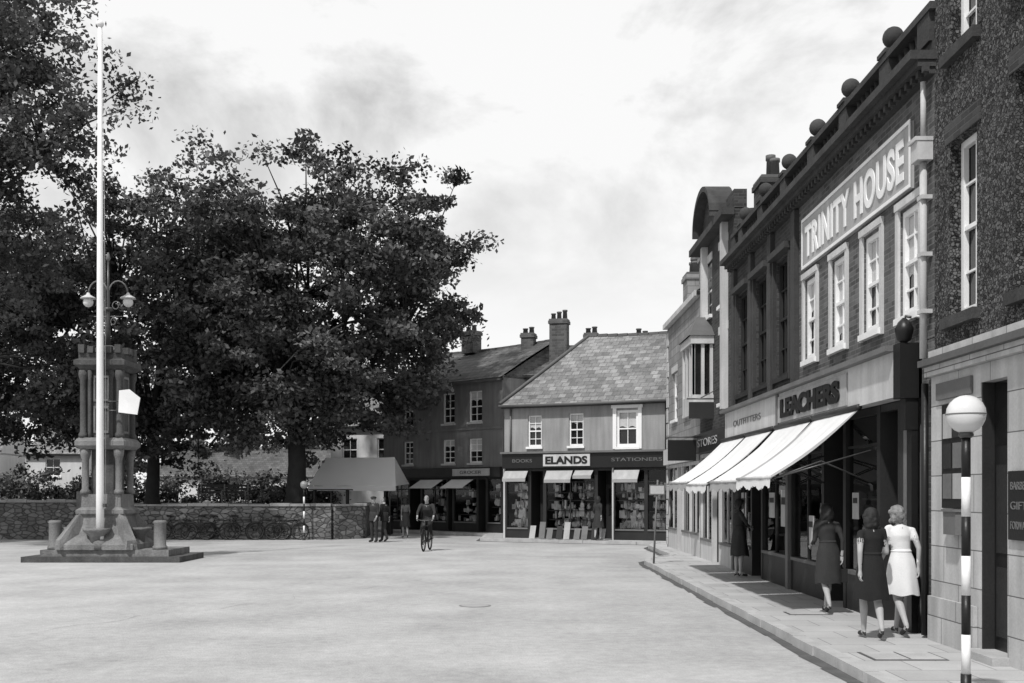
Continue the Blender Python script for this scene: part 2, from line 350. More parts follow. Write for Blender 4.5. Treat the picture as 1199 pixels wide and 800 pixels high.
b=B('pavement_access_cover',(4.35,16.4,0)); b.box('frame',M_gutter,-.3,.3,-.2,.2,.116,.121); b.box('plate',M_kerb,-.27,.27,-.17,.17,.122,.126); b.finish()

# ------------------------------------------------------------ RIGHT SIDE : frame u=-Y, v=+X
WM=Matrix.Translation((5.15,0,0))@Matrix.Rotation(-math.pi/2,4,'Z')
def Y(a,c): return (-max(a,c),-min(a,c))
b=B('roughcast_town_house',M=WM)
ops=[]
for (ya,yb,za,zb) in ((12.3,13.05,3.95,6.0),(10.3,11.35,3.95,6.2),(8.0,9.0,3.95,6.0),(12.3,13.05,7.05,8.7),(10.3,11.3,7.1,8.7),(8,9,7.1,8.7)):
    u0,u1=Y(ya,yb); ops.append((u0,u1,za,zb)); 
facade(b,'walls',M_rough,-13.53,-4,3.62,10.2,ops,0,.3)
for i,o in enumerate(ops):
    sash(b,*o,v=.06,cols=2,rows=4,dep=.12,curt=.3 if i%2 else 0,fw=.08,sill=False); b.box('sills',M_trim,o[0]-.1,o[1]+.1,-.09,.1,o[2]-.13,o[2]-.003)
    b.box('flat_arches',M_brickd,o[0]-.12,o[1]+.12,-.02,-.003,o[3]+.003,o[3]+.24)
gops=[(*Y(11.45,12.1),.12,3.1),(*Y(12.45,13.1),1.75,2.9),(*Y(8.2,9.6),1.2,2.9)]
facade(b,'ground_floor_walls',M_ashlar,-13.53,-4,0,3.3,gops,-.04,.2)
b.box('door',M_black,gops[0][0],gops[0][1],.1,.16,.12,2.4); b.box('door_panels',M_dark,gops[0][0]+.1,gops[0][1]-.1,.085,.098,.35,1.1); b.box('door_panels',M_dark,gops[0][0]+.1,gops[0][1]-.1,.085,.098,1.25,2.2); b.box('fanlight',M_glass,gops[0][0],gops[0][1],.1,.15,2.4,3.1)
b.box('door_lining',M_dark,gops[0][0]+.002,gops[0][0]+.03,-.03,.098,.12,3.098)
b.box('doorstep',M_kerb,gops[0][0]-.05,gops[0][1]+.05,-.22,.098,.116,.2)
b.box('notice_board',M_black,gops[1][0],gops[1][1],-.08,.05,1.72,2.93)
for k in range(3):
    for j in range(2): b.box('notices',(M_grey,M_dark,M_sign)[(k+2*j)%3],gops[1][0]+.06+j*.29,gops[1][0]+.3+j*.29,-.092,-.082,1.83+k*.35,2.12+k*.35)
b.box('window_glass',M_glass,gops[2][0],gops[2][1],.1,.15,1.2,2.9)
u0,u1=Y(11.36,10.8); b.box('wall_plaque',M_black,u0,u1,-.075,-.045,1.42,2.12)
for k,t in enumerate(('BARBERS','GIFTS','FORWARD')): b.text('plaque_lettering',M_grey,t,u0+.06,u1-.06,1.93-k*.2,.08,-.077,.003,bold=0)
b.box('letter_box',M_grey,*Y(12.5,12.85),-.16,-.045,1.42,1.68); b.box('letter_box_lid',M_grey,*Y(12.48,12.87),-.18,-.045,1.682,1.71)
b.box('string_course',M_ashlar,-13.55,-4,-.12,.0,3.303,3.42); b.box('string_course',M_lead,-13.56,-4,-.2,.0,3.422,3.5); b.box('string_course',M_ashlar,-13.55,-4,-.07,0,3.502,3.617)
b.box('plinth',M_ashlar,-13.52,gops[0][0]-.08,-.09,-.043,0,.65)
b.box('name_board',M_grey,*Y(12.3,13.3),-.075,-.045,3.0,3.2)
shell(b,M_rough,-13.53,-4,10.2,9); b.quad('roof',M_slate,(-13.6,-.3,10.2),(-4,-.3,10.2),(-4,9,10.25),(-13.6,9,10.25))
b.box('eaves_cornice',M_white,-13.6,-4,-.3,0,9.95,10.19)
b.finish()
b=B('shop_building_with_parapet',M=WM)
near=[(*Y(14.35-.36,14.35+.36),4.2,5.6),(*Y(15.85-.38,15.85+.38),4.2,5.6),(*Y(17.45-.38,17.45+.38),4.2,5.6),(*Y(19.1-.38,19.1+.38),4.2,5.6)]
facade(b,'walls',M_brick,-20.0,-13.53,3.8,7.1,near,0,.16)
for i,o in enumerate(near):
    sash(b,*o,v=0,cols=2,rows=4,curt=(.62,.5,.85,.4)[i],dep=.08,fw=.075)
    for a,c in ((o[0]-.11,o[0]-.003),(o[1]+.003,o[1]+.11)): b.box('architraves',M_cream,a,c,-.04,-.002,4.1,5.63)
    b.box('architraves',M_cream,o[0]-.11,o[1]+.11,-.055,-.002,5.632,5.73)
far=[(*Y(20.5,21.6),4.1,6.35),(*Y(22.2,23.4),4.1,6.35),(*Y(24.0,25.2),4.1,6.35)]
facade(b,'walls',M_brickd,-25.75,-20.0,3.8,7.1,far,0,.16)
for o in far:
    sash(b,*o,v=0,cols=3,rows=4,fm=M_dark,dep=.1,fw=.07)
    b.box('window_hoods',M_trim,o[0]-.15,o[1]+.15,-.16,-.002,6.4,6.52); b.box('window_hoods',M_trim,o[0]-.12,o[0]-.02,-.07,-.002,4.0,6.398); b.box('window_hoods',M_trim,o[1]+.02,o[1]+.12,-.07,-.002,4.0,6.398)
for y in (20.05,21.9,23.7,25.5): b.box('pilasters',M_trim,-y-.14,-y+.14,-.09,-.003,3.82,6.98)
b.box('cornice',M_trim,-25.75,-13.5,-.10,0,7.0,7.08); b.box('cornice',M_trim,-25.78,-13.48,-.22,0,7.082,7.16); b.box('cornice',M_trim,-25.8,-13.46,-.32,0,7.162,7.27)
for k in range(62): b.box('dentils',M_trim,-25.7+k*.2,-25.62+k*.2,-.17,-.102,7.0,7.078)
b.box('parapet',M_trim,-25.75,-13.5,-.02,.2,7.272,7.42); b.box('parapet_coping',M_trim,-25.78,-13.47,-.08,.24,7.78,7.87)
balls=[15.2,17.1,18.95,20.9,22.85,24.8]
for y in balls+[13.75,25.6]:
    b.box('parapet_piers',M_trim,-y-.2,-y+.2,-.06,.22,7.422,7.778)
    if y in balls:
        b.box('parapet_piers',M_trim,-y-.17,-y+.17,-.1,.24,7.872,7.93)
        b.lathe('ball_finials',M_trim,[(.09,7.93),(.06,7.97),(.06,8.0)],-y,.07,12); b.ball('ball_finials',M_trim,(-y,.07,8.13),.145)
ys=13.5
while ys<25.7:
    if all(abs(ys-q)>.26 for q in balls+[13.75,25.6]): b.lathe('balusters',M_trim,[(.05,7.42),(.075,7.52),(.04,7.65),(.06,7.78)],-ys,.09,8)
    ys+=.2
b.box('parapet_back',M_brickd,-25.75,-13.5,.25,.4,7.0,7.7)
su0,su1=Y(14.2,19.45)
b.box('name_board',M_sign,su0,su1,-.06,-.004,5.8,6.66)
for z in (5.8,6.62): b.box('name_board_frame',M_white,su0-.03,su1+.03,-.075,-.062,z,z+.05)
for u in (su0-.03,su1-.01): b.box('name_board_frame',M_white,u,u+.04,-.075,-.062,5.852,6.618)
b.text('name_lettering',M_white,'TRINITY HOUSE',su0+.22,su1-.2,5.95,.55,-.072,.008,bold=.028,spacing=1.12)
b.box('fascia',M_cream,*Y(14.35,25.7),-.22,0,3.13,3.72); b.box('fascia_cornice',M_grey,*Y(14.3,25.75),-.34,0,3.722,3.797)
b.box('fascia_panel',M_sign,*Y(16.3,20.5),-.245,-.222,3.18,3.66)
b.text('fascia_lettering',M_black,'LEACHERS',-20.2,-16.6,3.25,.34,-.265,.015,bold=.05)
b.text('fascia_lettering',M_grey,'OUTFITTERS',-24.7,-22.0,3.36,.13,-.227,.003,bold=0)
b.box('fascia_divider',M_grey,-20.62,-20.5,-.26,-.003,3.14,3.715)
b.box('corbel',M_black,-14.3,-14.05,-.24,0,3.1,3.8); b.box('corbel',M_black,-14.27,-14.08,-.16,0,2.7,3.098); b.box('corbel',M_black,-14.26,-14.09,-.08,0,.12,2.698)
b.tube('lantern_bracket',M_metal,[(-14.1,0,4.12),(-14.1,-.16,4.14)],.018,6)
b.lathe('bracket_lantern',M_black,[(.02,4.12),(.08,4.06),(.12,3.98),(.115,3.95),(.09,3.84),(.03,3.8)],-14.1,-.17,12)
b.tube('downpipe',M_cream,[(-13.66,-.09,3.55),(-13.66,-.09,5.95)],.045,10); b.box('hopper_head',M_cream,-13.78,-13.55,-.2,-.01,5.97,6.2); b.box('hopper_head',M_cream,-13.81,-13.54,-.23,-.01,6.202,6.25)
b.tube('downpipe',M_cream,[(-13.66,-.09,6.25),(-13.66,-.09,6.95)],.035,10)
for z in (4.1,4.8,5.5): b.box('pipe_brackets',M_cream,-13.74,-13.58,-.14,-.005,z,z+.05)
b.tube('downpipe',M_black,[(-13.66,-.07,3.24),(-13.66,-.07,.15)],.045,8)
bays=[(-25.7,-23.9,'w'),(-23.9,-22.9,'d'),(-22.9,-20.7,'w'),(-20.5,-18.4,'w'),(-18.4,-17.2,'d'),(-17.2,-15.6,'w'),(-15.6,-14.75,'d')]
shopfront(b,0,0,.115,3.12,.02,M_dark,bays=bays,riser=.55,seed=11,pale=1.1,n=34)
for y in (14.35,20.6,25.68): b.box('shop_pilasters',M_grey,-y-.09,-y+.09,-.06,.12,.115,3.12)
b.box('shop_pilasters',M_dark,-14.75,-14.45,-.01,.12,.115,3.12)
b.box('wall_pier',M_brick,-13.94,-13.53,0,.2,0,3.79)
b.quad('ceiling',M_int,(-25.75,0,3.79),(-13.53,0,3.79),(-13.53,9,3.79),(-25.75,9,3.79))
for (y,z,w,h) in ((21.2,1.25,.5,.7),(22.2,1.4,.45,.5),(19.3,1.0,.35,.5),(15.9,1.1,.3,.45),(24.9,1.3,.5,.6),(16.8,1.5,.3,.4)):
    b.box('posters',M_curt,-y-w/2,-y+w/2,.045,.055,z,z+h); b.box('posters',M_dark,-y-w/2+.05,-y+w/2-.05,.038,.043,z+h*.6,z+h*.8)
shell(b,M_brick,-25.75,-13.53,7.1,9); b.quad('roof',M_slated,(-25.75,.3,7.3),(-13.53,.3,7.3),(-13.53,9,7.35),(-25.75,9,7.35))
b.finish()
def awning(y0,y1,k):
    b=B('shop_awning',M=WM)
    u0,u1=-y1,-y0; vtop,ztop,vb,zb=-.23,3.08,-1.48+.03*(k%2),2.12-.03*(k%3)
    nseg=8; nu=24
    V=[];F=[];
    for i in range(nu+1):
        u=u0+(u1-u0)*i/nu
        for j in range(nseg+1):
            t=j/nseg; sag=-.08*math.sin(math.pi*t)*(1+.3*math.sin(i*1.3+k))-.03*math.sin(i*.8+k*2)*t; V.append((u,vtop+(vb-vtop)*t,ztop+(zb-ztop)*t+sag))
    G=[]
    for i in range(nu):
        for j in range(nseg): (G if i in (0,nu-1) and k%2==0 else F).append((i*(nseg+1)+j,(i+1)*(nseg+1)+j,(i+1)*(nseg+1)+j+1,i*(nseg+1)+j+1))
    b.poly('canvas',M_canvas,V,F,True); 
    if G: b.poly('canvas',M_canvasg,V,G,True)
    V=[];F=[]
    for i in range(nu*2+1):
        u=u0+(u1-u0)*i/(nu*2); zz_=-.03*math.sin(i*.4+k*2); V+=[(u,vb-.005,zb+zz_),(u,vb-.02+.015*math.sin(i*2.1),zb-.14-.02*(i%2)+zz_)]
    for i in range(nu*2): F.append((2*i,2*i+2,2*i+3,2*i+1))
    b.poly('valance',M_canvasg if k%2 else M_canvas,V,F,True)
    b.tube('front_rail',M_cream,[(u0,vb,zb),(u1,vb,zb)],.025,8); b.tube('roller',M_dark,[(u0,vtop,ztop+.03),(u1,vtop,ztop+.03)],.05,8)
    for u in (u0+.05,u1-.05): b.tube('arms',M_metal,[(u,vb,zb-.03),(u,-.05,2.5)],.014,6); b.tube('arms',M_metal,[(u,vb,zb-.03),(u,-.75,2.35),(u,-.05,2.05)],.012,6)
    b.finish()
for k,(a,c) in enumerate(((15.75,18.1),(18.25,20.7),(20.95,23.3),(23.45,26.0))): awning(a,c,k)
b=B('pedimented_brick_house',M=WM)
o1=[(*Y(26.5,27.5),4.1,5.8),(*Y(28.6,29.6),4.1,5.8),(*Y(26.5,27.5),6.5,7.9),(*Y(28.6,29.6),6.5,7.9)]
facade(b,'walls',M_brickd,-30.4,-25.75,3.5,8.5,o1,0)
for o in o1: sash(b,*o,curt=.4,hood=M_cream)
b.box('cornice',M_trim,-30.45,-25.7,-.3,0,8.35,8.52); b.box('parapet',M_brickd,-30.4,-25.75,0,.3,8.522,8.95)
pc=-27.9; hw=1.25
V=[];F=[];n=14
for i in range(n+1):
    a=math.pi*i/n; u=pc-hw*math.cos(a); z=8.55+.85*math.sin(a)
    for (v_,dz) in ((-.42,0),(-.42,.13),(.2,.13),(.2,0)): V.append((u,v_,z+dz))
for i in range(n):
    for k in range(4): F.append((4*i+k,4*i+4+k,4*i+4+(k+1)%4,4*i+(k+1)%4))
b.poly('pediment',M_trim,V,F)
b.poly('pediment_panel',M_brickd,[(pc-hw*math.cos(math.pi*i/n),-.15,8.55+.85*math.sin(math.pi*i/n)) for i in range(n+1)],[tuple(range(n+1))])
for u in (-29.3,-26.55): b.box('pilasters',M_cream,u-.12,u+.12,-.16,-.003,3.9,8.35)
b.box('bay_window',M_cream,-29.95,-28.3,-.55,-.01,3.9,4.4); b.box('bay_window',M_glass,-29.85,-28.4,-.48,-.01,4.4,5.7)
for u in (-29.93,-29.4,-28.85,-28.36): b.box('bay_mullions',M_cream,u-.04,u+.04,-.55,-.49,4.4,5.7)
for v_ in (-.52,-.28,-.06): b.box('bay_mullions',M_cream,-28.4,-28.32,v_-.04,v_+.04,4.4,5.7)
b.box('bay_window',M_cream,-30.0,-28.25,-.6,-.01,5.7,5.9); b.poly('bay_roof',M_lead,[(-30.05,-.65,5.9),(-28.2,-.65,5.9),(-28.2,0,5.9),(-30.05,0,5.9),(-29.12,-.3,6.5),(-29.12,0,6.5)],[(0,1,4),(1,2,5,4),(3,0,4,5)])
b.box('fascia',M_black,-30.3,-25.85,-.2,0,2.95,3.45); b.text('fascia_lettering',M_sign,'STORES',-29.6,-26.8,3.1,.2,-.205,.004,bold=0)
shopfront(b,0,0,.115,2.94,.02,M_cream,bays=[(-30.35,-28.6,'w'),(-28.6,-27.6,'d'),(-27.6,-25.85,'w')],riser=.5,seed=31,pale=1,n=26)
b.box('hanging_sign',M_black,-29.6,-29.54,-1.0,-.25,2.75,3.3); b.tube('hanging_sign_bracket',M_metal,[(-29.57,0,3.38),(-29.57,-1.05,3.38)],.02,6)
shell(b,M_brickd,-30.4,-25.75,8.5,8); b.quad('roof',M_slated,(-30.4,.3,8.5),(-25.75,.3,8.5),(-25.75,8,9.1),(-30.4,8,9.1))
chimney(b,M_brickd,-29.8,1.85,1.0,.8,8.5,10.3,2,.6); chimney(b,M_brickd,-27.0,2.2,.7,.6,8.5,9.7,1,.5)
b.finish()
b=B('stone_house',M=WM)
o1=[(*Y(32,33),4.2,5.7),(*Y(34.6,35.6),4.2,5.7)]
facade(b,'walls',M_quoin,-36.8,-30.4,3.3,7.5,o1,0)
for o in o1: sash(b,*o,curt=.3,hood=M_cream)
b.box('eaves',M_cream,-36.85,-30.4,-.15,0,7.3,7.45)
gable(b,M_slate,M_quoin,-36.8,-30.4,0,6,7.5,9.2,.1)
for k in range(14):
    w=.38 if k%2 else .24; b.box('quoins',M_ashlar,-36.83,-36.8+w,-.035,-.002,.2+k*.5,.66+k*.5)
shell(b,M_quoin,-36.8,-30.4,7.5,6)
b.box('fascia',M_cream,-36.7,-30.5,-.15,0,2.8,3.29)
shopfront(b,0,0,.115,2.79,.02,M_cream,bays=[(-36.7,-34.6,'w'),(-34.6,-33.7,'d'),(-33.7,-32.2,'w'),(-32.2,-30.5,'w')],riser=.6,seed=41,pale=1,n=24)
chimney(b,M_quoin,-35.9,.75,.9,.6,7.3,8.95,3,.45)
chimney(b,M_quoin,-33.4,.9,.8,.7,7.3,9.1,2,.45,'y')
chimney(b,M_quoin,-31.2,1.2,.6,.8,7.3,9.0,2,.45,'y')
b.finish()
# ------------------------------------------------------------ corner shop
ang=math.atan2(-3,6.1)
b=B('corner_shop_building',(-.3,44,0),ang)
wo=[(1.03,1.62,3.7,4.92),(2.78,3.38,3.7,4.95),(4.75,5.6,3.62,5.0)]
facade(b,'walls',M_render,0,7.3,3.5,5.5,wo,0,.14)
sash(b,*wo[0],cols=2,rows=4,curt=.4); sash(b,*wo[1],cols=2,rows=4,curt=.3); sash(b,*wo[2],cols=2,rows=2,fw=.09,curt=.45,dep=.06)
b.box('window_surround',M_white,4.6,4.745,-.06,-.003,3.55,5.08); b.box('window_surround',M_white,5.605,5.75,-.06,-.003,3.55,5.08); b.box('window_surround',M_white,4.55,5.8,-.09,-.003,5.082,5.2)
b.tube('gutter',M_lead,[(-.1,-.3,5.3),(3.5,-.3,5.28),(7.35,-.3,5.3)],.055,8); b.tube('downpipe',M_dark,[(6.7,-.06,5.3),(6.7,-.06,3.5)],.04,6); b.tube('downpipe',M_grey,[(.3,-.06,5.3),(.3,-.06,3.5)],.035,6)
gable(b,M_slate,M_brickf,0,7.3,0,8,5.5,8.5,.22,hipL=2.0)
b.tube('hip_coping',M_lead,[(-.1,-.2,5.42),(2.0,4.0,8.52)],.07,6)
b.box('fascia',M_black,0,7.3,-.2,0,2.85,3.42); b.box('fascia_cornice',M_grey,-.05,7.35,-.3,0,3.422,3.497)
b.box('name_board',M_cream,1.8,3.75,-.26,-.203,2.92,3.38); b.text('name_lettering',M_black,'ELANDS',1.9,3.65,3.0,.3,-.27,.008,bold=.04)
b.text('fascia_lettering',M_grey,'STATIONERS',4.6,6.6,3.08,.13,-.204,.003,bold=0); b.text('fascia_lettering',M_grey,'BOOKS',.45,1.3,3.08,.13,-.204,.003,bold=0)
shopfront(b,0,0,.115,2.84,.02,M_dark,bays=[(.05,1.1,'w'),(1.1,1.75,'d'),(1.75,3.9,'w'),(3.9,4.6,'d'),(4.6,5.9,'w'),(5.9,7.25,'w')],riser=.35,seed=51,pale=1.7,n=120)
for a,c,h in ((.1,1.1,.3),(1.9,3.0,.35),(3.1,3.85,.2),(4.7,5.7,.35)):
    b.quad('sun_blinds',M_sign,(a,-.15,2.75),(c,-.15,2.75),(c,-.4,2.75-h),(a,-.4,2.75-h)); b.box('sun_blinds',M_canvasg,a,c,-.41,-.4,2.75-h-.12,2.745-h)
b.box('shop_pilasters',M_cream,-.02,.05,-.06,.1,.115,2.84); b.box('shop_pilasters',M_cream,4.57,4.63,-.06,.1,.115,2.84)
shell(b,M_render,0,7.3,5.5,8)
b.finish()
b=B('newspaper_rack',(.7,42.85,0),ang)
for k in range(9):
    u=k*.36+.05*(k%2); h=(.5,.65,.42)[k%3]
    b.poly('placards',(M_sign,M_grey,M_grey,M_dark)[k%4],[(u,-.12,.13),(u+.24,-.12,.13),(u+.24,.04,.13+h),(u,.04,.13+h)],[(0,1,2,3)])
    b.box('legs',M_dark,u+.02,u+.05,.05,.15,.118,.13+h)
b.finish()
b=B('brick_house',(-.1,50.3,0),-.25)
facade(b,'walls',M_brickf,0,6.5,0,7.3,[(1,1.8,5.3,6.6)],0); sash(b,1,1.8,5.3,6.6)
gable(b,M_slated,M_brickf,0,6.5,0,6,7.3,8.9,.2); shell(b,M_brickf,0,6.5,7.3,6)
chimney(b,M_brickf,2.1,.9,.8,.6,7.2,9.8,3,.35); chimney(b,M_brickf,.35,2.2,.6,.6,7.2,9.4,2,.3); chimney(b,M_brickf,3.3,2.5,.6,.5,7.2,9.35,2,.3); chimney(b,M_brickf,5.6,3,.6,.5,7.2,9.2,2,.3)
b.finish()
ang2=math.atan2(-5,5.2)
b=B('three_storey_shop_building',(-5.6,54,0),ang2)
wo=[(u0,u1,z0,z1) for (u0,u1) in ((.5,1.2),(3.3,4.1),(5.05,5.9)) for (z0,z1) in ((3.25,4.35),(5.1,6.5))]
facade(b,'walls',M_renderd,-1,7.2,3.05,7.1,wo,0)
for i,o in enumerate(wo): sash(b,*o,cols=2,rows=4,curt=(0,.5,.3)[i%3],sm=M_cream); 
gable(b,M_slated,M_brickf,-1,7.2,0,7,7.1,9.0,.2)
b.box('string_course',M_renderd,-1,7.2,-.05,-.002,4.75,4.85)
b.box('gutter',M_lead,-1,7.25,-.3,-.2,6.85,6.95)
b.box('fascia',M_dark,-1,7.2,-.2,0,2.6,3.04); b.box('name_board',M_sign,4.2,6.6,-.24,-.203,2.66,2.98); b.text('name_lettering',M_black,'GROCER',4.7,6.1,2.75,.14,-.245,.003,bold=0)
shopfront(b,0,0,.115,2.59,.02,M_dark,bays=[(-.9,.9,'w'),(.9,1.8,'d'),(1.8,3.6,'w'),(3.6,4.0,'d'),(4.0,5.6,'w'),(5.6,6.2,'d'),(6.2,7.15,'w')],riser=.4,seed=61,pale=1.5,n=50)
for a,c in ((4.05,5.5),(1.9,3.5)): b.quad('sun_blinds',M_canvas,(a,-.15,2.5),(c,-.15,2.5),(c,-.9,2.1),(a,-.9,2.1))
shell(b,M_renderd,-1,7.2,7.1,7)
chimney(b,M_brickf,1.8,3.3,.8,.6,8.8,9.9,2,.3)
b.finish()
def cottage(name,x,y,rot,W,D,ze,zr,m,rm,wins,ch=True):
    b=B(name,(x,y,0),rot); facade(b,'walls',m,0,W,0,ze,wins,0)
    for o in wins: sash(b,*o,cols=2,rows=2)
    gable(b,rm,m,0,W,0,D,ze,zr,.25); shell(b,m,0,W,ze,D)
    if ch: chimney(b,M_brickf,W*.12,D/2,.8,.7,ze,zr+.9,2,.4)
    b.finish()
def wgrid(us,rows,w=.9): return [(u,u+w,a,c) for u in us for a,c in rows]
cottage('white_house',-9.8,60,-.35,4.8,6,5.6,7.4,M_renderw,M_slate,wgrid((.7,2.8),((3.6,4.8),)))
cottage('long_rendered_house',-29,90,.02,22,8,3.3,5.6,M_renderw,M_slated,wgrid((1,5,9,14,18),((1.3,2.5),)),False)
cottage('white_house',-37,66,.12,6.2,7,4.3,6.6,M_renderw,M_slate,wgrid((1.2,3.6),((3.0,4.2),(1.2,2.5))))
cottage('terraced_house',-29.8,68,.05,3.6,7,4.4,6.1,M_renderw,M_slate,wgrid((1.2,),((2.9,4.0),)))
cottage('terraced_house',-64,80,.2,24,8,6,9,M_render,M_slated,wgrid((2,6,10,14,18,21),((1.2,2.6),(3.8,5.0))))
cottage('terraced_house',9,60,-.4,22,8,6.5,9,M_brickf,M_slated,wgrid((2,6,10,14,18),((1.2,2.6),(3.8,5.0))))
# ------------------------------------------------------------ churchyard + wall
sheet('churchyard_ground',M_grass,[(-60,45.35),(-7.2,45.35),(-6.4,46.3),(-6.9,49),(-13,58),(-18,78),(-60,78)],1.32,0)
b=B('rubble_wall')
def wseg(x0,y0,x1,y1,h,hc=.1):
    d=Vector((x1-x0,y1-y0,0)).normalized(); n=Vector((-d.y,d.x,0))*.22
    q=[Vector((x0,y0,0))-n,Vector((x1,y1,0))-n,Vector((x1,y1,0))+n,Vector((x0,y0,0))+n]
    vs=[(p.x,p.y,0) for p in q]+[(p.x,p.y,h) for p in q]
    b.poly('wall_body',M_rubble,vs,[(3,2,1,0),(4,5,6,7),(0,1,5,4),(1,2,6,5),(2,3,7,6),(3,0,4,7)])
    L=math.hypot(x1-x0,y1-y0); k=max(1,round(L/.8))
    for i in range(k):
        a=Vector((x0,y0,0))+d*(L*i/k+.01); c=Vector((x0,y0,0))+d*(L*(i+1)/k-.01); hh=h+hc+rng.uniform(-.03,.03)
        q=[a-n*1.25,c-n*1.25,c+n*1.25,a+n*1.25]
        b.poly('coping',M_cope,[(p.x,p.y,h+.003) for p in q]+[(p.x,p.y,hh) for p in q],[(4,5,6,7),(0,1,5,4),(1,2,6,5),(2,3,7,6),(3,0,4,7)])
wseg(-17.2,45.0,-7.3,45.0,1.35); wseg(-7.3,45.0,-6.3,46.0,1.35); wseg(-6.3,46.0,-6.6,50,1.35); wseg(-45,45.2,-17.2,45.05,1.5,.12)
b.box('gate_piers',M_monl,-17.5,-17.0,44.6,45.3,0,1.95); b.finish()
b=B('park_bench',(-12.3,47.3,1.32))
for k in range(4): b.box('seat_slats',M_bark,-1.1,1.1,-.25+k*.12,-.16+k*.12,.43,.46)
for k in range(3): b.box('back_slats',M_bark,-1.1,1.1,.24+k*.02,.27+k*.02,.55+k*.14,.65+k*.14)
for x in (-1.0,0,1.0):
    b.box('legs',M_metal,x-.03,x+.03,-.25,-.2,0,.43); b.box('legs',M_metal,x-.03,x+.03,.2,.25,0,.95); b.box('legs',M_metal,x-.03,x+.03,-.2,.2,.38,.428)
    b.box('armrests',M_metal,x-.03,x+.03,-.28,.2,.62,.66); b.box('armrests',M_metal,x-.03,x+.03,-.28,-.24,.43,.62)
b.finish()
b=B('market_stall',(-7.0,51,0),-.12)
for x in (-1.7,1.7):
    for y in (-1.2,1.2): b.tube('poles',M_metal,[(x,y,.0),(x,y,2.35)],.03,6)
def stallroof():
    nu,nv=14,6; V=[];F=[]
    for i in range(nu+1):
        for j in range(nv+1):
            s=i/nu;t=j/nv; x=(-2.0+4.0*s)*(1-t)+(-1.35+3.2*s)*t; V.append((x,-1.35+.45*t,2.2+1.3*t-.05*math.sin(math.pi*s)*t+.02*math.sin(s*19)*(1-t)-.05*math.sin(math.pi*t)))
    for i in range(nu):
        for j in range(nv): F.append((i*(nv+1)+j,(i+1)*(nv+1)+j,(i+1)*(nv+1)+j+1,i*(nv+1)+j+1))
    b.poly('canvas_roof',M_sheetw,V,F,True)
stallroof()
V=[(-2.0,-1.35,2.2),(2.0,-1.35,2.2),(1.85,-.9,3.48),(-1.35,-.9,3.48),(2.0,1.5,2.3),(-2,1.5,2.3)]
b.poly('canvas_back',M_sheetw,V,[(3,2,4,5),(0,3,5),(1,4,2)]); b.box('valance',M_sheetw,-2,2,-1.375,-1.36,1.98,2.195)
b.box('table',M_bark,-1.7,1.7,-1.1,.2,.8,.86)
for x in (-1.5,0,1.5): b.box('trestles',M_bark,x-.04,x+.04,-1,.1,0,.8)
for k in range(16): 
    x=-1.6+k*.2; b.box('produce',M_good[k%5],x,x+.16,-1.0+.3*(k%3),-.75+.3*(k%3),.863,.863+.12+.06*(k%4))
b.finish()
b=B('picnic_table',(-7.8,47.9,1.32)); b.box('top',M_bark,-.9,.9,-.3,.3,.68,.73)
for x in (-.7,.7): b.box('legs',M_bark,x-.04,x+.04,-.25,.25,0,.68)
b.finish()
# ------------------------------------------------------------ monument
b=B('stone_memorial_fountain',(-11.35,31.2,0))
def sq(part,m,prof,cx=0,cy=0): b.lathe(part,m,[(r*math.sqrt(2),z) for r,z in prof],cx,cy,4,False,math.pi/4)
b.box('lower_step',M_mon,-1.95,2.35,-1.15,1.2,.0,.16); b.box('upper_step',M_monl,-1.5,2.0,-.98,1.0,.162,.34)
sq('pedestal',M_monl,[(1.05,.342),(1.05,.48),(.95,.58),(.72,.75),(.62,1.0),(.58,1.25),(.66,1.32),(.66,1.42),(.55,1.5),(.53,1.86)])
for sx,sy in ((1,1),(1,-1),(-1,1),(-1,-1)):
    b.poly('buttresses',M_monl,[(sx*1.14,sy*.9,.345),(sx*.9,sy*1.14,.345),(sx*.5,sy*.7,.345),(sx*.7,sy*.5,.345),(sx*1.1,sy*.92,.6),(sx*.92,sy*1.1,.6),(sx*.45,sy*.55,1.5),(sx*.55,sy*.45,1.5)],[(0,1,5,4),(4,5,6,7),(0,4,7,3),(1,2,6,5)])
for a in range(4):
    x,y=math.cos(a*math.pi/2)*.85,math.sin(a*math.pi/2)*.85
    b.lathe('basins',M_monl,[(.16,.4),(.2,.7),(.36,.86),(.38,.93),(.32,.93),(.27,.88)],x,y,14)
sq('shaft_core',M_mon,[(.34,1.862),(.34,3.1)]); sq('shaft_band',M_monl,[(.58,3.102),(.68,3.2),(.68,3.32),(.6,3.42)])
for sx in (-1,1):
    for sy in (-1,1):
        b.lathe('colonnettes',M_monl,[(.14,1.863),(.14,1.95),(.095,2.0),(.095,2.8),(.14,2.95),(.15,3.1)],sx*.46,sy*.46,12)
        b.lathe('upper_colonnettes',M_mon,[(.13,3.422),(.13,3.52),(.09,3.58),(.09,5.0),(.13,5.12),(.13,5.28)],sx*.5,sy*.5,12)
        b.lathe('inner_colonnettes',M_mon,[(.06,3.422),(.05,3.58),(.05,5.0),(.07,5.28)],sx*.3,sy*.55,8)
sq('upper_shaft',M_mon,[(.48,3.421),(.48,5.28)])
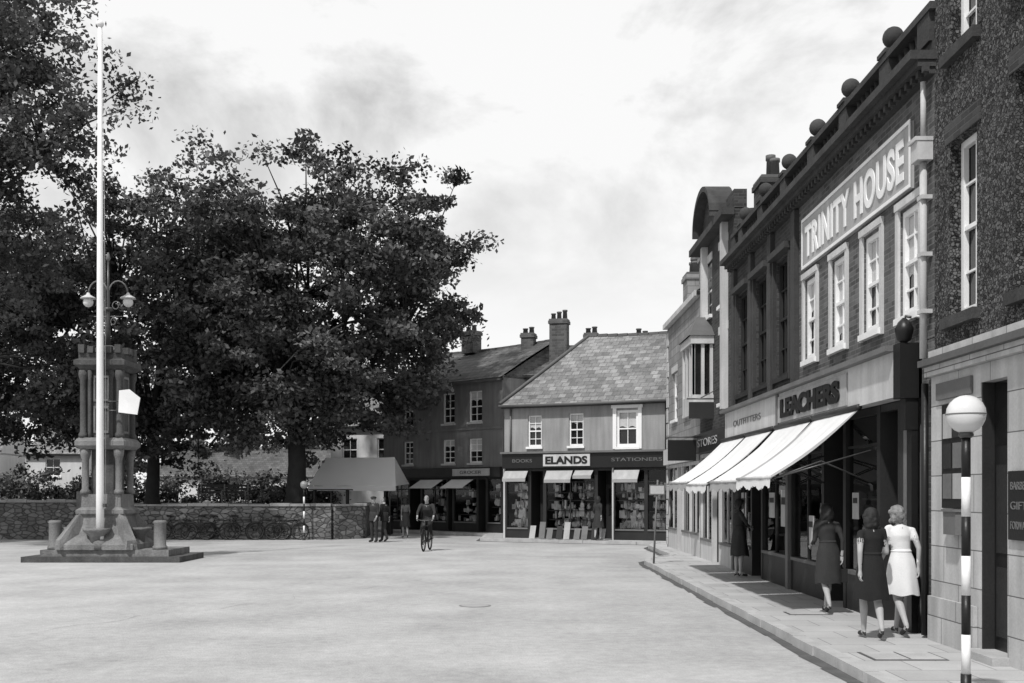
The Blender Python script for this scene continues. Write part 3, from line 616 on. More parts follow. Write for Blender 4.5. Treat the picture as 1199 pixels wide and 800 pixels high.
for a in range(4):
    Mx=Matrix.Rotation(a*math.pi/2,4,'Z')
    for z0,z1 in ((3.55,4.3),(4.42,5.15)):
        for (x0,x1,za,zb) in ((-.22,-.17,z0,z1),(.17,.22,z0,z1),(-.17,.17,z1-.07,z1),(-.17,.17,z0,z0+.07)):
            vs=[Mx@Vector(p) for p in ((x0,-.51,za),(x1,-.51,za),(x1,-.51,zb),(x0,-.51,zb),(x0,-.481,za),(x1,-.481,za),(x1,-.481,zb),(x0,-.481,zb))]
            b.poly('panel_mouldings',M_monl,vs,[(0,1,2,3),(0,1,5,4),(1,2,6,5),(2,3,7,6),(3,0,4,7)])
sq('capital',M_mon,[(.56,5.282),(.62,5.36),(.7,5.42),(.7,5.55),(.6,5.6),(.6,5.75)])
for a in range(4):
    for k in (-2,-1,0,1,2):
        x=k*.25; p=[(x,-.6),(-x,.6),(.6,x),(-.6,-x)][a]; b.box('battlements',M_mon,p[0]-.08,p[0]+.08,p[1]-.08,p[1]+.08,5.752,5.93+(.05 if abs(k)==2 else 0)) if not (a>1 and abs(k)==2) else None
sq('cap_top',M_mon,[(.5,5.751),(.15,6.02)])
for x in (-1.2,1.68): b.lathe('bollards',M_monl,[(.2,.342),(.2,.42),(.165,.46),(.165,1.05),(.19,1.09),(.14,1.14)],x,-.7,16)
b.finish()
b=B('memorial_lamp_standard',(-11.35,31.2,6.0))
b.tube('column',M_metal,[(0,0,-.02),(0,0,.8),(0,0,1.6),(0,0,2.4)],[.09,.055,.04,.025],8)
b.lathe('column_ring',M_metal,[(.1,1.0),(.14,1.05),(.1,1.1)],0,0,12)
for s in (-1,1):
    pts=[(0,0,1.1)]+[(s*(.28-.28*math.cos(t)),0,1.45+.4*math.sin(t)) for t in np.linspace(.2,math.pi-.1,9)]
    b.tube('scroll_arms',M_grey,pts,.022,6)
    b.tube('scroll_arms',M_grey,[(s*(.22+.13*math.cos(t)*(1-t/14)),0,1.15+.14*math.sin(t)*(1-t/14)) for t in np.linspace(0,8,16)],.014,6)
    b.tube('scroll_arms',M_grey,[(s*(.15+.1*math.cos(t)*(1-t/14)),0,.7+.12*math.sin(t)*(1-t/14)) for t in np.linspace(0,8,16)],.014,6)
    b.lathe('lamp_hoods',M_cream,[(.03,1.52),(.06,1.46),(.2,1.38),(.22,1.35)],s*.56,0,14); b.ball('lamp_globes',M_globe,(s*.56,0,1.25),.14)
b.tube('ladder_bar',M_grey,[(-.4,0,.85),(.4,0,.85)],.015,6)
b.lathe('finial',M_grey,[(.03,2.4),(.07,2.48),(.02,2.65)],0,0,8)
b.finish()
b=B('flagpole',(-11.25,30.32,0)); b.tube('pole',M_white,[(0,0,.34),(0,0,2),(0,0,8),(0,0,14.6)],[.11,.105,.085,.055],12); b.ball('finial',M_white,(0,0,14.7),.1)
b.lathe('collar',M_monl,[(.2,.342),(.2,.55),(.13,.62)],0,0,12); b.tube('halyard',M_cream,[(.16,-.02,1.6),(.14,-.02,8),(.07,-.02,14.5)],.006,4); b.box('cleat',M_metal,.11,.17,-.08,.04,1.5,1.6)
b.finish()
b=B('notice_board',(-10.5,30.4,4.4),.0); b.poly('board',M_white,[(-.28,0,-.3),(.22,.05,-.36),(.3,.05,.1),(.02,0,.33),(-.26,0,.3),(-.28,.03,-.3),(.22,.08,-.36),(.3,.08,.1),(.02,.03,.33),(-.26,.03,.3)],[(0,1,2,3,4),(9,8,7,6,5),(0,5,6,1),(1,6,7,2),(2,7,8,3),(3,8,9,4),(4,9,5,0)])
b.tube('bracket',M_metal,[(-.3,.03,0),(-.75,.03,0)],.02,6); b.tube('bracket',M_metal,[(-.2,.03,-.25),(-.75,.03,-.25)],.02,6); b.finish()
# ------------------------------------------------------------ beacons & signs
def beacon(x,y,zb,h,gm,bands=7):
    b=B('belisha_beacon',(x,y,zb))
    ph=h-.28
    for k in range(bands):
        z0=ph*k/bands; z1=ph*(k+1)/bands; b.tube('post_bands',M_black if k%2==0 else M_white,[(0,0,z0),(0,0,z1)],.036 if k else .042,14)
    b.lathe('collar',M_metal,[(.045,ph),(.06,ph+.02),(.05,ph+.05)],0,0,14); b.ball('globe',gm,(0,0,ph+.19),.155,24); b.lathe('base',M_metal,[(.07,0),(.07,.12),(.045,.15)],0,0,14)
    b.lathe('globe_band',M_grey,[(.157,ph+.185),(.157,ph+.195)],0,0,24)
    b.finish()
beacon(3.66,8.95,.122,2.5,M_globe); beacon(-8.3,44.3,.004,2.3,mat('grey_globe',.3,.3,.05),7)
b=B('parking_sign',(3.55,27.8,.12)); b.tube('post',M_grey,[(0,0,0),(.04,0,1.0),(.1,0,2.1)],.025,8); b.box('plate',M_grey,-.12,.28,-.045,-.03,1.72,1.98); b.box('plate_border',M_curt,-.09,.25,-.05,-.046,1.75,1.95); b.finish()
b=B('hanging_shop_sign',M=WM)
b.box('board',M_dark,-27.0,-26.94,-.85,-.25,3.7,4.1); b.tube('bracket',M_metal,[(-26.97,0,4.18),(-26.97,-.9,4.18)],.02,6); b.tube('bracket',M_metal,[(-26.97,0,4.5),(-26.97,-.6,4.18)],.015,6)
b.finish()
# ------------------------------------------------------------ bicycles
def bike_parts(b):
    def circ(c,r,n=28): return [(c[0],c[1]+r*math.cos(2*math.pi*i/n),c[2]+r*math.sin(2*math.pi*i/n)) for i in range(n)]
    for cy in (-.53,.53):
        b.tube('tyres',M_rubber,circ((0,cy,.35),.325),.026,6,True); b.tube('rims',M_metal,circ((0,cy,.35),.3),.012,5,True)
        b.tube('hubs',M_metal,[(-.05,cy,.35),(.05,cy,.35)],.03,8)
        for k in range(12):
            a=k*math.pi/6; b.tube('spokes',M_metal,[(0,cy,.35),(0,cy+.3*math.cos(a),.35+.3*math.sin(a))],.003,3)
        pts=[(0,cy+.37*math.cos(a),.35+.37*math.sin(a)) for a in np.linspace(.3 if cy<0 else .5,2.9,10)]
        b.tube('mudguards',M_black,pts,.022,5)
    BB=(0,-.08,.3); S=(0,-.24,.82); Hh=(0,.38,.82); Hl=(0,.42,.66)
    for a,c in ((BB,S),(S,Hh),(BB,Hl),(Hh,Hl)): b.tube('frame',M_black,[a,c],.02,8)
    for s in (-.055,.055):
        b.tube('frame',M_black,[(s*.3,-.08,.3),(s,-.53,.35)],.01,6); b.tube('frame',M_black,[(s*.3,-.24,.82),(s,-.53,.35)],.01,6); b.tube('forks',M_black,[(s*.6,.42,.66),(s,.53,.35)],.012,6)
    b.tube('seat_post',M_metal,[S,(0,-.27,.95)],.012,6)
    b.poly('saddle',M_rubber,[(-.1,-.4,.96),(.1,-.4,.96),(.03,-.12,.97),(-.03,-.12,.97),(-.1,-.4,1.02),(.1,-.4,1.02),(.03,-.12,1.0),(-.03,-.12,1.0)],[(3,2,1,0),(4,5,6,7),(0,1,5,4),(1,2,6,5),(2,3,7,6),(3,0,4,7)])
    b.tube('handlebar',M_metal,[(0,.37,.86),(0,.36,1.0)],.012,6)
    b.tube('handlebar',M_metal,[(-.27,.22,1.03),(-.25,.36,1.03),(-.1,.4,1.0),(0,.36,1.0),(.1,.4,1.0),(.25,.36,1.03),(.27,.22,1.03)],.012,6)
    b.tube('grips',M_rubber,[(-.27,.2,1.03),(-.26,.3,1.03)],.018,6); b.tube('grips',M_rubber,[(.27,.2,1.03),(.26,.3,1.03)],.018,6)
    b.tube('chainwheel',M_metal,circ((.05,-.08,.3),.1,16),.008,4,True); b.tube('chainwheel',M_metal,[(-.08,-.08,.3),(.08,-.08,.3)],.02,6)
    b.tube('cranks',M_metal,[(.08,-.08,.3),(.09,.06,.22)],.01,5); b.tube('cranks',M_metal,[(-.08,-.08,.3),(-.09,-.2,.4)],.01,5)
    b.box('pedals',M_rubber,.09,.18,.02,.1,.2,.23); b.box('pedals',M_rubber,-.18,-.09,-.24,-.16,.39,.42)
    b.box('headlamp',M_metal,-.04,.04,.43,.5,.84,.92)
for i,(x,dr,ln) in enumerate(((-13.5,1,14),(-12.75,-1,12),(-11.75,1,15),(-10.9,1,12),(-9.75,-1,13),(-9.05,1,15))):
    Mx=Matrix.Translation((x,44.50+.03*(i%2),.0))@Matrix.Rotation(-dr*math.pi/2+rng.uniform(-.1,.1),4,'Z')@Matrix.Rotation(R(-ln)*dr,4,'Y') 
    b=B('bicycle',M=Mx); bike_parts(b); b.finish()
# ------------------------------------------------------------ people
def ell(c,r,n=14,m=9):
    v=[];f=[]
    for k in range(m+1):
        t=math.pi*k/m
        for i in range(n):
            a=2*math.pi*i/n; v.append(Vector((c[0]+r[0]*max(math.sin(t),.01)*math.cos(a),c[1]+r[1]*max(math.sin(t),.01)*math.sin(a),c[2]-r[2]*math.cos(t))))
    for k in range(m):
        for i in range(n):
            j=(i+1)%n; f.append((k*n+i,k*n+j,(k+1)*n+j,(k+1)*n+i))
    f.append(tuple(range(n))[::-1]); f.append(tuple(range(m*n,(m+1)*n))); return v,f
def rings(rs,n=22,wav=0,ph=0):
    v=[];f=[];K=len(rs)
    for q,(x,y,z,rx,ry) in enumerate(rs):
        w=wav*(q/(K-1))**1.2
        for i in range(n):
            a=2*math.pi*i/n; k=1+w*math.sin(a*7+ph)+w*.5*math.sin(a*3+ph*2); v.append(Vector((x+rx*k*math.cos(a),y+ry*k*math.sin(a),z)))
    for k in range(K-1):
        for i in range(n):
            j=(i+1)%n; f.append((k*n+i,k*n+j,(k+1)*n+j,(k+1)*n+i))
    f.append(tuple(range(n))[::-1]); f.append(tuple(range((K-1)*n,K*n))); return v,f
def person(name,loc,rot,J,C,sex='f',scale=1,voxel=.013,hair='long',skirt=None,sleeve=.5,hat=False,bag=False):
    sk,top,leg,shoe,hr=C; mats=[sk,top,leg,shoe,hr]; prim=[]
    f=sex=='f'; hrng=random.Random(int(abs(loc[0]*100)))
    def add(g,m): prim.append((g[0],g[1],m))
    P=J['pel']; W=J['waist']; Ch=J['chest']; Sh=(Vector(J['shR'])+Vector(J['shL']))/2; Nk=J['neck']; Hd=Vector(J['head'])
    if f: rr=[(P,-.1,.14,.10),(P,0,.165,.115),(P,.06,.155,.11),(W,0,.118,.09),(Ch,-.04,.135,.105),(Ch,.03,.143,.11)]
    else: rr=[(P,-.1,.15,.11),(P,0,.175,.125),(P,.08,.165,.12),(W,0,.155,.115),(Ch,-.04,.175,.125),(Ch,.04,.185,.13)]
    rs=[(p[0],p[1],p[2]+dz,a,c) for p,dz,a,c in rr]
    sw=.16 if f else .19
    rs+=[(Sh[0],Sh[1],Sh[2]-.03,sw*.92,.085),(Sh[0],Sh[1],Sh[2]+.01,sw*.78,.07),(Sh[0],Sh[1],Sh[2]+.035,.09,.06),(Sh[0],Sh[1],Sh[2]+.05,.06,.05)]
    add(rings(rs),1)
    add(tube_geo([(Sh[0],Sh[1],Sh[2]+.0),Nk,(Hd[0],Hd[1],Hd[2]-.05)],[.056,.046,.048] if f else [.07,.06,.06],12),0)
    add(ell((Hd[0],Hd[1]+.015,Hd[2]+.015),(.072,.085,.102)),0); add(ell((Hd[0],Hd[1]+.04,Hd[2]-.055),(.05,.05,.052)),0)
    add(ell((Hd[0],Hd[1]+.1,Hd[2]-.012),(.013,.018,.024),8,6),0)
    for s in (-1,1): add(ell((Hd[0]+s*.074,Hd[1]+.01,Hd[2]-.005),(.012,.02,.032),8,6),0)
    if hair in('long','roll'):
        add(ell((Hd[0],Hd[1]-.02,Hd[2]+.035),(.094,.1,.098)),4)
        if hair=='long': add(ell((Hd[0],Hd[1]-.045,Hd[2]-.05),(.112,.075,.095)),4)
        else: add(ell((Hd[0],Hd[1]-.045,Hd[2]-.035),(.1,.07,.07)),4)
        for k in range(18):
            a=hrng.uniform(math.pi*.95,math.pi*2.05); z=hrng.uniform(-.14,.03) if hair=='long' else hrng.uniform(-.09,.05)
            rad=.088 if z<0 else .09
            add(ell((Hd[0]+rad*1.05*math.cos(a),Hd[1]-.02+rad*.95*math.sin(a),Hd[2]+z),(.026,.026,.034),10,6),4)
        if hair=='roll':
            add(ell((Hd[0],Hd[1]+.03,Hd[2]+.09),(.07,.05,.03)),4)
    else: add(ell((Hd[0],Hd[1]-.01,Hd[2]+.035),(.081,.094,.095)),4)
    if hat:
        add(ell((Hd[0],Hd[1]+.01,Hd[2]+.085),(.115,.125,.045)),1); add(ell((Hd[0],Hd[1]+.1,Hd[2]+.06),(.07,.06,.014)),1)
    ends=[]
    for s,k in ((1,'R'),(-1,'L')):
        sh,el,wr=[Vector(J[q+k]) for q in ('sh','el','wr')]
        a=(.044,.041,.034,.031,.022) if f else (.062,.055,.046,.04,.03)
        mid=sh.lerp(el,sleeve if sleeve<1 else .5)
        add(tube_geo([sh+Vector((-s*.04,0,.0)),sh,mid],[a[0]*.95,a[0],a[1]*1.15],12),1)
        add(tube_geo([mid,el],[a[1],a[2]],12),1 if sleeve>=1 else 0); add(ell(el,(a[2],a[2],a[2]),10,6),1 if sleeve>=1 else 0)
        add(tube_geo([el,el.lerp(wr,.35),wr],[a[2],a[3],a[4]],12),1 if sleeve>=1 else 0); add(ell(sh+Vector((-s*.008,0,-.008)),(a[0]*1.02,)*3,10,6),1)
        d=(wr-el).normalized(); add(tube_geo([wr-d*.01,wr+d*.02,wr+d*.06,wr+d*.09],[.02,.026,.031,.026],10),0); ends.append((wr,d,s))
        hp,kn,an,to=[Vector(J[q+k]) for q in ('hip','kn','an','to')]
        L=(.085,.072,.05,.052,.031) if f else (.095,.085,.068,.066,.055)
        add(tube_geo([hp+Vector((0,0,.05)),hp,hp.lerp(kn,.5),kn],[L[0],L[0],L[1],L[2]],14),2); add(ell(kn,(L[2],)*3,10,6),2)
        bk=Vector((0,-.016,0)); add(tube_geo([kn,kn.lerp(an,.3)+bk,kn.lerp(an,.65)+bk*.5,an],[L[2]*.97,L[3],L[3]*.76,L[4]],14),2)
        add(ell(an,(L[4]*1.05,)*3,8,6),2)
        w=.03 if f else .042
        add(tube_geo([an+(an-to).normalized()*.02+Vector((0,0,-.03)),an.lerp(to,.35)+Vector((0,0,-.015)),an.lerp(to,.8),to],[w*.9,w*1.0,w*1.1,w*.7],10),3)
        if f: add(tube_geo([an+Vector((0,-.03,-.03)),an+Vector((0,-.035,-.035-.04))],[.018,.014],8),3)
    V=[];F=[];kd=kdtree.KDTree(sum(len(p[0]) for p in prim)); mk=[]
    for v,fc,m in prim:
        o=len(V); V+= [Vector(x)*scale for x in v]; F+=[tuple(i+o for i in q) for q in fc]; mk+=[m]*len(v)
    for i,v in enumerate(V): kd.insert(v,i)
    kd.balance()
    me=bpy.data.meshes.new('tmp'); me.from_pydata(V,[],F); me.update(); bm=bmesh.new(); bm.from_mesh(me); bmesh.ops.recalc_face_normals(bm,faces=bm.faces); bm.to_mesh(me); bm.free()
    o=bpy.data.objects.new('tmp',me); SC.collection.objects.link(o)
    md=o.modifiers.new('r','REMESH'); md.mode='VOXEL'; md.voxel_size=voxel
    ms=o.modifiers.new('s','SMOOTH'); ms.factor=.6; ms.iterations=4
    ev=o.evaluated_get(bpy.context.evaluated_depsgraph_get()); nm=bpy.data.meshes.new_from_object(ev); bpy.data.objects.remove(o)
    nm.materials.clear(); [nm.materials.append(x) for x in mats]
    mi=[mk[kd.find(p.center)[1]] for p in nm.polygons]
    nm.polygons.foreach_set('material_index',mi); nm.polygons.foreach_set('use_smooth',[True]*len(mi)); nm.name='body'
    b=B(name,M=Matrix.Translation(Vector(loc))@Matrix.Rotation(rot,4,'Z'))
    S=lambda p: Vector(p)*scale
    for wr,d,s in ends:
        side=d.cross(Vector((1,0,0))); side=Vector((0,1,0)) if side.length<.1 else side.normalized()
        if side.y<0: side=-side
        inn=Vector((-s,0,0)); base=wr+d*.08
        for k,(q,l) in enumerate(((.024,.065),(.008,.075),(-.008,.07),(-.023,.055))):
            p=base+side*q; b.tube('fingers',sk,[S(p-d*.015),S(p+d*l*.45),S(p+d*l*.8+inn*.015),S(p+d*l+inn*.03)],[.0095*scale,.0085*scale,.0075*scale,.006*scale],6)
        p=wr+d*.035+side*.026; b.tube('thumb',sk,[S(p-side*.01),S(p+side*.022+d*.03),S(p+side*.025+d*.055+inn*.012)],[.012*scale,.0095*scale,.007*scale],6)
    for s in (-1,1): b.ball('eyes',M_black,S((Hd[0]+s*.03,Hd[1]+.086,Hd[2]+.008)),.011*scale,8)
    b.tube('mouth',M_clg,[S((Hd[0]-.02,Hd[1]+.084,Hd[2]-.052)),S((Hd[0],Hd[1]+.089,Hd[2]-.053)),S((Hd[0]+.02,Hd[1]+.084,Hd[2]-.052))],.005*scale,5)
    if skirt:
        hem,rx,ry,wv,sm=skirt
        top_=W[2]+.01
        rs=[(W[0],W[1],top_+.03,.118,.092),(W[0],W[1],top_,.124,.097),(P[0],P[1],P[2]+.07,.158,.122),(P[0],P[1],P[2]-.02,.178,.138),(P[0],P[1],(P[2]+hem)/2,(rx+.178)/2,(ry+.138)/2),(P[0],P[1]+.005,(P[2]+3*hem)/4,rx*.97,ry*.97),(P[0]+.008,P[1]+.01,hem,rx,ry)]
        v,fc=rings(rs,48,wv,len(name)+loc[0])
        v=[q+Vector((0,0,.012*math.sin(i*.7) if i>=48*6 else 0)) for i,q in enumerate(v)]
        b.poly('skirt',sm,[S(q) for q in v],fc[:-1],True)
        b.tube('belt',sm,[S((W[0]+.122*math.cos(t),W[1]+.096*math.sin(t),top_)) for t in np.linspace(0,2*math.pi,20,endpoint=False)],.012,5,True)
    if not f and not name.startswith('cyc'):
        rs=[(W[0],W[1],W[2]+.05,.165,.12),(P[0],P[1],P[2]+.03,.19,.14),(P[0],P[1],P[2]-.12,.2,.15)]
        v,fc=rings(rs,24,.02); b.poly('jacket_skirt',top,[S(q) for q in v],fc[:-1],True)
    if bag:
        w=Vector(ends[0][0])+ends[0][1]*.12; w=w*scale; b.box('handbag',M_shoe,*(sorted((w.x-.04,w.x+.04))),w.y-.13,w.y+.13,w.z-.27,w.z-.08); b.tube('bag_strap',M_shoe,[(w.x,w.y-.08,w.z-.08),(w.x,w.y,w.z+.02),(w.x,w.y+.08,w.z-.08)],.008,5)
    e=b.finish(); o=bpy.data.objects.new('body',nm); SC.collection.objects.link(o); o.parent=e
    return e
def walkJ(ph=1,swing=.22,h=0,sw=.17,turn=0,bend=0,lean=0):
    x0=.014*ph
    J=dict(pel=(x0,0,.90),waist=(x0*.5,.005,1.06),chest=(-x0*.3,.015+lean*.5,1.24),neck=(0,.015+lean,1.43),head=(turn,.03+lean*1.2,1.53))
    J['shR']=(sw*.88,-.02*ph+lean,1.355-.014*ph);J['shL']=(-sw*.88,.02*ph+lean,1.355+.014*ph)
    fw,bk=('R','L') if ph>0 else ('L','R'); x={'R':.075,'L':-.075}; sx={'R':1,'L':-1}
    J['hip'+fw]=(x[fw]+x0,.02,.88);J['kn'+fw]=(x[fw]*.9,.17*swing/.22,.49);J['an'+fw]=(x[fw]*.55,.22*swing/.22,.095);J['to'+fw]=(x[fw]*.7,.22*swing/.22+.14,.03)
    J['hip'+bk]=(x[bk]+x0,-.02,.88);J['kn'+bk]=(x[bk]*.8,-.02,.475);J['an'+bk]=(x[bk]*.6,-.26*swing/.22,.15);J['to'+bk]=(x[bk]*.8,-.26*swing/.22+.12,.03)
    a=sx[fw]; J['el'+fw]=(a*(sw+.025),-.10,1.10);J['wr'+fw]=(a*(sw+.02),-.09,.87)
    a=sx[bk]; J['el'+bk]=(a*(sw+.025),.02,1.09);J['wr'+bk]=(a*(sw+.0),.14+bend*.1,.88+bend*.17)
    return J
def standJ(sw=.18):
    J=walkJ(1,.03,0,sw); 
    for s,k in ((1,'R'),(-1,'L')):
        J['kn'+k]=(s*.095,.02,.49);J['an'+k]=(s*.10,-.01,.09);J['to'+k]=(s*.13,.14,.035);J['hip'+k]=(s*.085,0,.88)
    return J
ZP=.122
person('woman_in_black_dress',(4.38,13.5,ZP),.06,walkJ(-1,.17,bend=.9,lean=.02),(M_skin,M_clb,M_skin,M_shoe,M_hairb),hair='long',skirt=(.50,.225,.19,.03,M_clb),sleeve=.55,scale=.965,voxel=.011)
person('woman_in_white_dress',(4.85,13.85,ZP),.1,walkJ(1,.22,turn=-.03,bend=.4,lean=.02),(M_skin,M_clw,M_skin,M_shoe,M_hairf),hair='roll',skirt=(.52,.22,.19,.045,M_clw),sleeve=.5,scale=.98,voxel=.011)
person('woman_in_dark_coat',(4.66,16.4,ZP),.1,walkJ(1,.17,bend=.8,lean=.02),(M_skin,M_cld,M_skin,M_shoe,M_hairb),hair='long',skirt=(.45,.21,.19,.02,M_cld),sleeve=1,scale=.98,bag=True)
J=standJ(.17); J['elR']=(.2,.08,1.12);J['wrR']=(.1,.22,1.05)
person('woman_window_shopping',(4.78,23.4,ZP),-1.3,J,(M_skin,M_cld,M_skin,M_shoe,M_hairb),hair='roll',skirt=(.45,.21,.19,.03,M_cld),sleeve=1,scale=1.0)
person('man_in_dark_suit',(-5.25,42.3,.004),2.6,standJ(.19),(M_skin,M_cld,M_cld,M_shoe,M_hairb),sex='m',hair='short',sleeve=1,scale=1.06,voxel=.02,hat=True)
person('man_in_dark_suit',(-4.9,42.6,.004),1.2,walkJ(1,.12,0,.19),(M_skin,M_clb,M_cld,M_shoe,M_hairb),sex='m',hair='short',sleeve=1,scale=1.04,voxel=.02)
person('pedestrian_woman',(-4.45,46.3,.004),.4,walkJ(-1,.15),(M_skin,M_clg,M_skin,M_shoe,M_hairb),hair='long',skirt=(.48,.22,.2,.03,M_cld),sleeve=1,scale=1.0,voxel=.02)
person('pedestrian_woman',(3.2,41.3,.12),-.6,walkJ(1,.12),(M_skin,M_cld,M_skin,M_shoe,M_hairb),hair='long',skirt=(.48,.21,.19,.03,M_cld),sleeve=1,scale=1.0,voxel=.02)
JC=dict(pel=(0,-.26,1.06),waist=(0,-.2,1.2),chest=(0,-.1,1.37),neck=(0,-.01,1.58),head=(0,.03,1.68),shR=(.19,-.05,1.49),shL=(-.19,-.05,1.49),
 elR=(.28,.1,1.25),elL=(-.28,.1,1.25),wrR=(.265,.25,1.09),wrL=(-.265,.25,1.09),hipR=(.09,-.23,1.02),hipL=(-.09,-.23,1.02),knR=(.13,.15,.74),knL=(-.13,.19,.86),
 anR=(.135,.0,.31),anL=(-.135,-.17,.50),toR=(.14,.14,.25),toL=(-.14,-.04,.45))
CL=(-2.78,36.2,.004); CR=math.pi-.12
b=B('bicycle',M=Matrix.Translation(Vector(CL))@Matrix.Rotation(CR,4,'Z')); bike_parts(b); b.finish()
person('cyclist',CL,CR,JC,(M_skin,M_cld,M_clb,M_shoe,M_hairb),sex='m',hair='short',sleeve=1,scale=1.0,voxel=.016)
# ------------------------------------------------------------ trees
def foliage(e,cl,nleaf,leaf,r,cmin=.55,cmax=1.15,flat=.62):
    n=len(cl)*nleaf
    ci=np.repeat(np.arange(len(cl)),nleaf)
    cs=r.uniform(cmin,cmax,len(cl)); sh=np.clip(r.normal(1,.42,len(cl)),.3,2.2)
    d=r.normal(size=(n,3)); d/=np.linalg.norm(d,axis=1)[:,None]; rad=r.rand(n)**.5*(1+.35*(r.rand(n)<.15))
    P=cl[ci]+d*(rad*cs[ci])[:,None]*np.array([1.15,1.15,flat])
    P[:,2]-= .15*((d[:,0]**2+d[:,1]**2)*rad*cs[ci])
    nr=r.normal(size=(n,3))+np.array([0,0,.8]); nr/=np.linalg.norm(nr,axis=1)[:,None]
    t=np.cross(nr,r.normal(size=(n,3))); t/=np.linalg.norm(t,axis=1)[:,None]; bt=np.cross(nr,t)
    s=(leaf*r.uniform(.5,1.3,n))[:,None]
    V=np.empty((n,4,3)); V[:,0]=P-t*s*.6; V[:,1]=P+bt*s*.36; V[:,2]=P+t*s*.6+nr*s*.12; V[:,3]=P-bt*s*.36
    me=bpy.data.meshes.new('foliage'); me.vertices.add(n*4); me.vertices.foreach_set('co',V.reshape(-1).astype(np.float32))
    me.loops.add(n*4); me.loops.foreach_set('vertex_index',np.arange(n*4,dtype=np.int32)); me.polygons.add(n); me.polygons.foreach_set('loop_start',np.arange(0,n*4,4,dtype=np.int32))
    me.polygons.foreach_set('loop_total',np.full(n,4,dtype=np.int32)); me.update(calc_edges=True)
    at=me.attributes.new('shade','FLOAT','FACE'); at.data.foreach_set('value',(sh[ci]*r.uniform(.6,1.4,n)).astype(np.float32))
    me.materials.append(M_leaf); o=bpy.data.objects.new('foliage',me); SC.collection.objects.link(o); o.parent=e
def tree(name,base,trunk_r,fork_z,cc,cr,nclump,nleaf,seed,leaf=.2,shell_=.5,thr=-.12,lean=(0,0),nlimb=13,zmin=2.4,cmax=1.1,shear=0):
    r=np.random.RandomState(seed); b=B(name,base)
    c=np.array(cc,float)-np.array(base,float)
    cl=[];tries=0
    while len(cl)<nclump and tries<nclump*30:
        tries+=1
        d=r.normal(size=3); d/=np.linalg.norm(d); rad=shell_+(1-shell_)*r.rand()**.6
        env=1+.30*noise.noise(Vector(d*1.7)+Vector((seed,0,0)))+.30*noise.noise(Vector(d*4.4)+Vector((0,seed,0)))
        p=c+d*np.array(cr)*rad*env
        p[0]+=shear*(p[2]-c[2])*(1 if p[0]>c[0] else 0)*min(1,abs(p[0]-c[0])/3)
        if p[2]<zmin: continue
        if noise.noise(Vector(p*.42)+Vector((seed*3,1,2)))<thr: continue
        cl.append(p)
    cl=np.array(cl)
    top=Vector((lean[0],lean[1],fork_z)); 
    b.tube('trunk',M_bark,[(0,0,-.1),(lean[0]*.1,lean[1]*.1,.35),(lean[0]*.5+.06,lean[1]*.5,fork_z*.5),top],[trunk_r*1.5,trunk_r*1.05,trunk_r*.9,trunk_r*.85],14)
    nodes=[]
    for i in range(nlimb):
        a=2*math.pi*i/nlimb*2.4+r.rand(); el=r.uniform(.15,1.35)
        e=Vector(c)+Vector((math.cos(a)*math.cos(el)*cr[0]*.6,math.sin(a)*math.cos(el)*cr[1]*.6,(math.sin(el)*1.0-.5)*cr[2]*.6))
        m1=top.lerp(e,.35)+Vector((r.normal()*.4,r.normal()*.4,.9)); m2=top.lerp(e,.7)+Vector((r.normal()*.4,r.normal()*.4,.7))
        b.tube('limbs',M_bark,[top-Vector((0,0,.3)),m1,m2,e],[trunk_r*.55,trunk_r*.36,trunk_r*.2,.04],8)
        for t in np.linspace(0,1,5): nodes+= [m1.lerp(m2,t),m2.lerp(e,t)]
    nd=np.array([n[:] for n in nodes])
    for p in cl[::2]:
        k=np.argmin(((nd-p)**2).sum(1)); q=Vector(nd[k]); P=Vector(p); mid=q.lerp(P,.5)+Vector((r.normal()*.2,r.normal()*.2,.25))
        b.tube('branches',M_bark,[q,mid,P],[.06,.035,.012],5)
    e=b.finish(); foliage(e,cl,nleaf,leaf,r,.4,cmax)
tree('horse_chestnut_tree',(-9.35,48,1.3),.42,3.6,(-8.3,48,10.0),(6.8,6.2,6.2),680,145,3,.2,.35,-.24,zmin=1.9,shear=.28,cmax=1.08)
tree('lime_tree',(-16.2,50,1.3),.3,3.6,(-16.2,50,9.6),(6.6,5.6,6.9),540,135,8,.2,.35,-.22,zmin=1.8)
tree('elm_tree',(-22.5,40,0),.5,6,(-20.7,39,15.0),(7.2,6,7.6),560,115,14,.18,.4,-.05,zmin=7,cmax=1.05)
tree('lime_tree',(-25.0,52,1.3),.35,3.6,(-25.0,52,9),(6.2,6,6.8),380,120,21,.22,.35,-.2,zmin=2.6)
def hedge(name,x0,x1,y,z0,h,w,n,seed):
    r=np.random.RandomState(seed); b=B(name,(0,0,0))
    for x in np.arange(x0,x1,1.2): b.tube('stems',M_bark,[(x,y,z0-.2),(x+.1,y,z0+h*.7)],[.05,.02],5)
    e=b.finish(); cl=np.stack([r.uniform(x0,x1,n),y+r.uniform(-w,w,n),z0+h*r.rand(n)*(.6+.4*r.rand(n))],1); foliage(e,cl,110,.2,r,.4,.8,.8)
hedge('churchyard_hedge',-31,-13,63,1.3,1.9,1.0,130,5)
hedge('churchyard_hedge',-13.5,-9.5,60,1.3,1.0,.6,30,6)
tree('background_tree',(-27,97,0),.4,3,(-27,97,7.5),(11,5,5.5),240,100,33,.35,.3,-.3)
tree('background_tree',(-13,99,0),.4,3,(-13,99,7.0),(8,5,5.0),180,100,35,.35,.3,-.3)
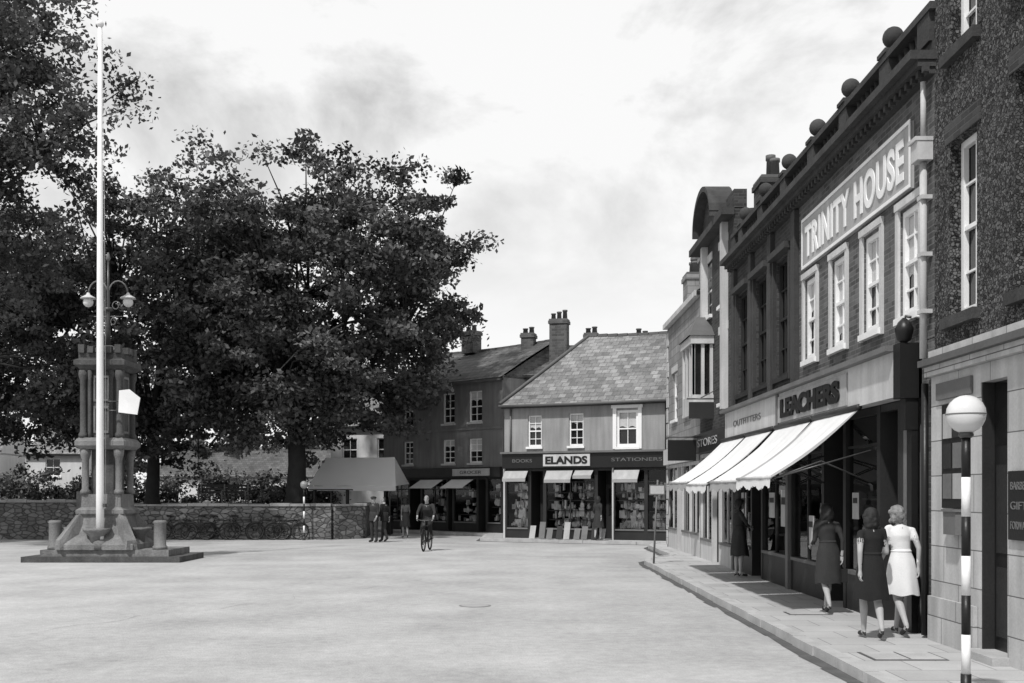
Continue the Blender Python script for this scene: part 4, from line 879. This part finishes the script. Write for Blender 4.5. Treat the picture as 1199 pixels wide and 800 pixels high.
# ------------------------------------------------------------ light
sun_el,sun_az=R(54),R(208)
dirv=Vector((math.sin(sun_az)*math.cos(sun_el),math.cos(sun_az)*math.cos(sun_el),math.sin(sun_el)))
ld=bpy.data.lights.new('sun','SUN'); ld.energy=3.8; ld.angle=R(2); ld.color=(1,.99,.98)
lo=bpy.data.objects.new('sun',ld); SC.collection.objects.link(lo); lo.rotation_euler=dirv.to_track_quat('Z','Y').to_euler()
w=bpy.data.worlds.new('World'); SC.world=w; w.use_nodes=True; nt=w.node_tree; N=nt.nodes; L=nt.links
bg=N['Background']; bg.inputs[1].default_value=.1
sky=N.new('ShaderNodeTexSky'); sky.sky_type='NISHITA'; sky.sun_disc=False; sky.sun_elevation=sun_el; sky.sun_rotation=sun_az
bw=N.new('ShaderNodeRGBToBW'); L.new(sky.outputs[0],bw.inputs[0])
tc=N.new('ShaderNodeTexCoord'); sp=N.new('ShaderNodeSeparateXYZ'); L.new(tc.outputs['Generated'],sp.inputs[0])
def wm(op,a,c):
    n=N.new('ShaderNodeMath'); n.operation=op
    for i,v in enumerate((a,c)):
        if isinstance(v,(int,float)): n.inputs[i].default_value=v
        else: L.new(v,n.inputs[i])
    return n.outputs[0]
zz=wm('ADD',wm('MAXIMUM',sp.outputs[2],0.0),.55)
cb=N.new('ShaderNodeCombineXYZ'); L.new(wm('DIVIDE',sp.outputs[0],zz),cb.inputs[0]); L.new(wm('DIVIDE',sp.outputs[1],zz),cb.inputs[1]); cb.inputs[2].default_value=.35
no=N.new('ShaderNodeTexNoise'); no.inputs['Scale'].default_value=3.8; no.inputs['Detail'].default_value=11; no.inputs['Roughness'].default_value=.58; no.inputs['Distortion'].default_value=.3
L.new(cb.outputs[0],no.inputs['Vector'])
ramp=N.new('ShaderNodeValToRGB'); e=ramp.color_ramp.elements; e[0].position=.38; e[0].color=(5.4,5.4,5.4,1); e[1].position=.55; e[1].color=(10.4,10.4,10.4,1)
L.new(no.outputs[0],ramp.inputs[0])
hor=wm('MINIMUM',wm('MAXIMUM',wm('MULTIPLY',wm('SUBTRACT',sp.outputs[2],.14),5.0),0.0),1.0)
mh=N.new('ShaderNodeMix'); mh.data_type='RGBA'; L.new(hor,mh.inputs[0]); mh.inputs[6].default_value=(10.2,10.2,10.2,1); L.new(ramp.outputs[0],mh.inputs[7])
mx=N.new('ShaderNodeMix'); mx.data_type='RGBA'; mx.inputs[0].default_value=.9; L.new(bw.outputs[0],mx.inputs[6]); L.new(mh.outputs[2],mx.inputs[7]); L.new(mx.outputs[2],bg.inputs[0])
# ------------------------------------------------------------ camera
cd=bpy.data.cameras.new('camera'); cd.sensor_width=36; cd.lens=39.03; cd.shift_y=.1476; cd.clip_end=3000; cd.clip_start=.05
co=bpy.data.objects.new('camera',cd); SC.collection.objects.link(co); co.location=(0,0,1.9); co.rotation_euler=(math.pi/2,0,0); SC.camera=co
